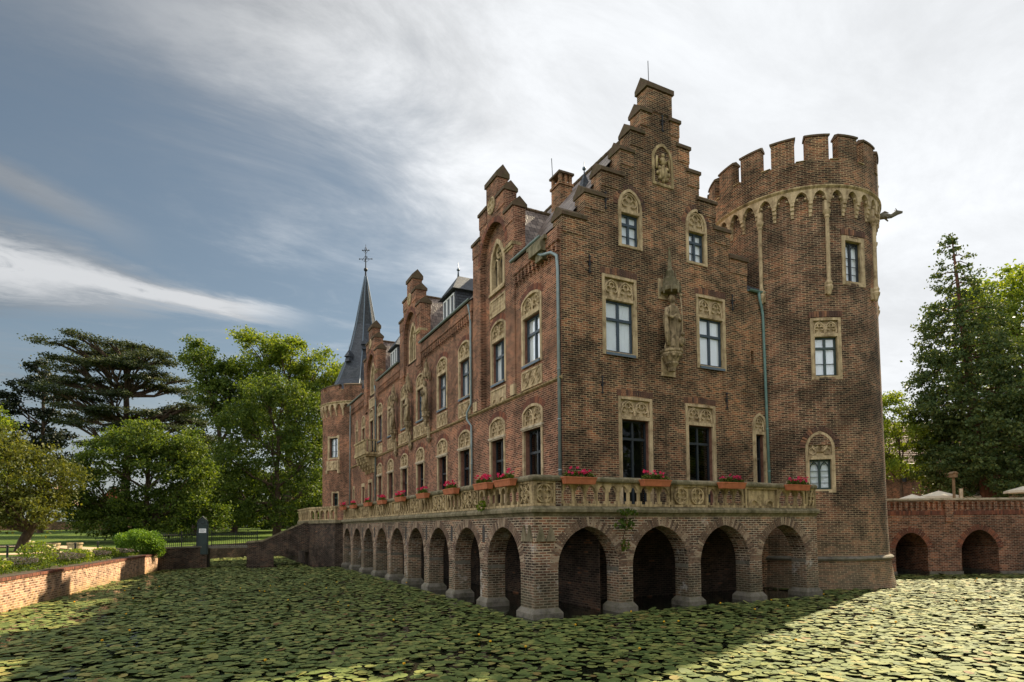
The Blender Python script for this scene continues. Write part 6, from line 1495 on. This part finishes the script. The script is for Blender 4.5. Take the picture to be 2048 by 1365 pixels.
# round shrub on the quay
sh = thing('shrub', (-4.0, 46.8, 1.15), 'round bright green shrub at the end of the embankment wall', 'shrub'); m = MB()
for k in range(14): a = k*.45*pi; m.tube([(-4+.2*cos(a), 46.8+.2*sin(a), 1.1), (-4+1.0*cos(a), 46.8+1.0*sin(a), 2.2)], .02, 4)
m.build('stems', 'bark', sh)
P_ = np.concatenate([cloud((-4.0, 46.8, 1.85), (1.35, 1.1, .85), 5500, shell=.35)]+[cloud((-4+1.0*cos(a_), 46.8+.8*sin(a_), 1.8+.55*abs(sin(a_*1.7))), (.55, .5, .45), 620) for a_ in np.arange(0, 6.2, .8)]+[cloud((-4.1, 46.7, 2.55), (.7, .6, .35), 900)]); leaf_obj('foliage', np.concatenate([P_, cloud((-3.2, 47.0, 1.4), (.7, .6, .5), 1200)]), .11, 'leaf_shrub', sh, flat=.2)
# garden plants behind the wall
rg_ = random.Random(21)
def bedpt(s_, off): p = WA+wt*s_-Vector((wt.y, -wt.x, 0))*off; return p
s_ = 13.0; kd = 0; names = {'rose': ['white rose bush at the left edge of the flower bed', 'white rose bush, second along the flower bed', 'white rose bush in the middle of the flower bed', 'tall white rose bush before the posts', 'white rose bush toward the shrub', 'last small rose bush beside the shrub'], 'lav': ['purple lavender clump at the left end of the bed', 'lavender clump, second along the bed', 'wide lavender clump in the middle of the bed', 'lavender clump past the middle of the bed', 'lavender clump nearest the shrub', 'lavender clump at the far end']}
seq = [(17.6, 'rose', .55), (19.6, 'rose', .65), (21.3, 'lav', .42), (23.0, 'rose', .55), (24.8, 'lav', .45), (26.9, 'rose', .95), (29.4, 'lav', .45), (31.8, 'rose', .55), (34.0, 'lav', .42), (36.4, 'rose', .5), (38.0, 'lav', .4)]
cn = {'rose': 0, 'lav': 0}
for s_, kd, h in seq:
    p = bedpt(s_, 1.35+rg_.uniform(-.2, .3)); i = cn[kd]; cn[kd] += 1; z0 = 1.2
    if kd == 'rose':
        r = thing('rose_bush', (p.x, p.y, z0), names[kd][i], 'flower bush'); m = MB()
        for k in range(7): a = k*.9; m.tube([(p.x, p.y, z0-.1), (p.x+.45*cos(a), p.y+.6*sin(a), z0+h)], .012, 4)
        m.build('stems', 'bark', r); leaf_obj('foliage', cloud((p.x, p.y, z0+h*.6), (.75, .95, h*.62), 1500, shell=.1), .095, 'leaf_bright', r)
        q = cloud((p.x, p.y, z0+h*.75), (.7, .85, h*.5), 14, shell=.6); leaf_obj('blossoms', np.concatenate([cloud(c, (.05, .05, .04), 12) for c in q]), .07, 'petal_white', r, flat=.2)
    else:
        r = thing('lavender', (p.x, p.y, z0), names[kd][i], 'flower bush'); m = MB()
        for k in range(120):
            a, rr_ = rg_.uniform(0, 6.28), rg_.uniform(.1, 1)**.6; m.tube([(p.x+.3*rr_*cos(a), p.y+.5*rr_*sin(a), z0-.1), (p.x+.85*rr_*cos(a), p.y+1.1*rr_*sin(a), z0+h*rg_.uniform(.8, 1.25))], .006, 3, cap=False)
        m.build('stalks', 'leaf_mid', r); leaf_obj('blossoms', cloud((p.x, p.y, z0+h*.85), (.85, 1.1, h*.38), 1500, shell=.2), .06, 'leaf_lavender', r, flat=.1); leaf_obj('foliage', cloud((p.x, p.y, z0+h*.3), (.7, .95, h*.4), 900), .08, 'leaf_mid', r, flat=.1)
gp = []
for k in range(9000):
    p = bedpt(rg_.uniform(14, 42), rg_.uniform(.5, 4.5)); gp.append((p.x, p.y, 1.18+rg_.uniform(0, .16)))
tag(leaf_obj('grass', np.array(gp), .12, 'leaf_mid', base=(-6, 30, 1.2), flat=0), 'short grass and weeds along the flower bed behind the wall', 'grass', kind='stuff')

# ================================================================== WATER LILIES
def pad_geo(x, y, r, rot, n, rg, z):
    tilt = rg.normal()*(.075 if rg.random() < .98 or r > .5 else .25); ta = rg.uniform(0, 6.28); curl = rg.uniform(.02, .12) if rg.random() < .22 else rg.uniform(0, .02); z += abs(tilt)*r*.8
    v = [(x, y, z)]; c0 = rg.uniform(0, 6.28)
    for k in range(n+1):
        a = rot+.12+(2*pi-.24)*k/n; rr = r*(1+.05*sin(3*a+c0)); px, py = rr*cos(a), rr*sin(a)*1.0
        v.append((x+px, y+py, z+tilt*(px*cos(ta)+py*sin(ta))+curl*r*(.6+.9*sin(2*a+c0))+.004))
    return v
BRL = lambda x, y: (x-35.5)*.449+(y-19.62)*.893       # beyond the bridge face when > 0
def okpad(x, y, r):
    if not inside(MOAT, x, y): return False
    if x > 8.55 and y > 15.85 and x < 21.9: return False
    if x > 21 and hypot(x-TC[0], y-TC[1]) < 4.05+r*.3: return False
    if x > 21.9 and (BRL(x, y) > -.35): return False
    if y > 45 and x > 6.7: return False
    if y > 42 and x > 8.4: return False
    for (a, b) in ((-9.25, 6.4), ): pass
    d = (Vector((x, y, 0))-WA).dot(Vector((wt.y, -wt.x, 0)))
    if d < r*.6 and y < 48: return False
    if 2.5 < x < 4.6 and 46.8 < y < 51.5: return False
    return True
rg = np.random.default_rng(5); cand = []
def gap(x, y): return .5+.22*sin(x*.9+1.3*sin(y*.6))+.2*sin(y*1.35+1.7*sin(x*.5))+.18*sin(x*2.3-y*1.9)+.14*sin(x*4.1+y*3.3)
for (x0, x1, y0, y1) in ((-9, 9, 7, 66), (9, 66, 2.6, 26)):
    n = int((x1-x0)*(y1-y0)*(46 if x0 < 0 else 46))
    for i in range(n):
        x, y = rg.uniform(x0, x1), rg.uniform(y0, y1)
        k = x*.893-y*.449; dd = x*.449+y*.893
        if abs(k) > dd*.93+1.5 or dd < 8.5: continue
        r = rg.uniform(.05, .135)*(1.15 if rg.random() < .3 else 1)
        if gap(x, y) < rg.uniform(-.38, .30): continue
        if okpad(x, y, r): cand.append((dd, x, y, r, rg.uniform(0, 6.28)))
cand.sort()
vis = [c for c in cand if abs(c[1]*.893-c[2]*.449) < c[0]*.84 and c[0] > 11.0][:300]; vs_ = set(id(c) for c in vis)
tmpl = []
for k in range(14):
    me = bpy.data.meshes.new('lily_pad'); v = pad_geo(0, 0, 1, 0, 18, rg, 0); n = 18
    me.from_pydata(v, [], [(0, j+1, j+2) for j in range(n)]); me.materials.append(MATS['lily_pad']); tmpl.append(me)
for i, c in enumerate(vis):
    o = bpy.data.objects.new('lily_pad', tmpl[i % 14]); col.objects.link(o); o.location = (c[1], c[2], .012+.03*rg.random()); o.scale = (c[3],)*3; o.rotation_euler = (rg.normal()*.03, rg.normal()*.03, c[4])
    tag(o, 'round green water lily pad floating in the foreground of the moat', 'lily pad', 'water lily pads near the viewer')
V_, F_i = [], []
for c in cand:
    if id(c) in vs_: continue
    n = 14 if c[0] < 20 else (9 if c[0] < 32 else 7)
    v = pad_geo(c[1], c[2], c[3], c[4], n, rg, .008+.035*rg.random()); k = len(V_); V_ += v; F_i += [(k, k+j+1, k+j+2) for j in range(n)]
me = bpy.data.meshes.new('lily_pads'); me.from_pydata(V_, [], F_i); me.materials.append(MATS['lily_pad']); o = bpy.data.objects.new('lily_pads', me); col.objects.link(o); tag(o, 'dense cover of green water lily pads across the moat', 'lily pads', kind='stuff')
print('pads', len(cand))
# yellow blossoms on short stalks
fc = [c for c in cand if 11 < c[0] < 30 and abs(c[1]*.893-c[2]*.449) < c[0]*.8]; rg_.shuffle(fc)
fm, fs = None, None
for c in fc[:44]:
    x, y = c[1]+.1, c[2]+.1; r = thing('water_lily_flower', (x, y, 0), 'small yellow water lily flower standing just above the pads', 'flower', 'yellow water lily flowers')
    if fm is None:
        m = MB(); m.tube([(x, y, -.05), (x+.01, y, .12)], .008, 4); so = m.build('stalk', 'leaf_mid', r); fs = so.data
        m = MB(); m.blob((x+.01, y, .15), .032, 7, 5, (1, 1, .8)); bo = m.build('blossom', 'petal_yellow', r); fm = bo.data
    else:
        for nm, d in (('stalk', fs), ('blossom', fm)): o = bpy.data.objects.new(nm, d); col.objects.link(o); o.parent = r
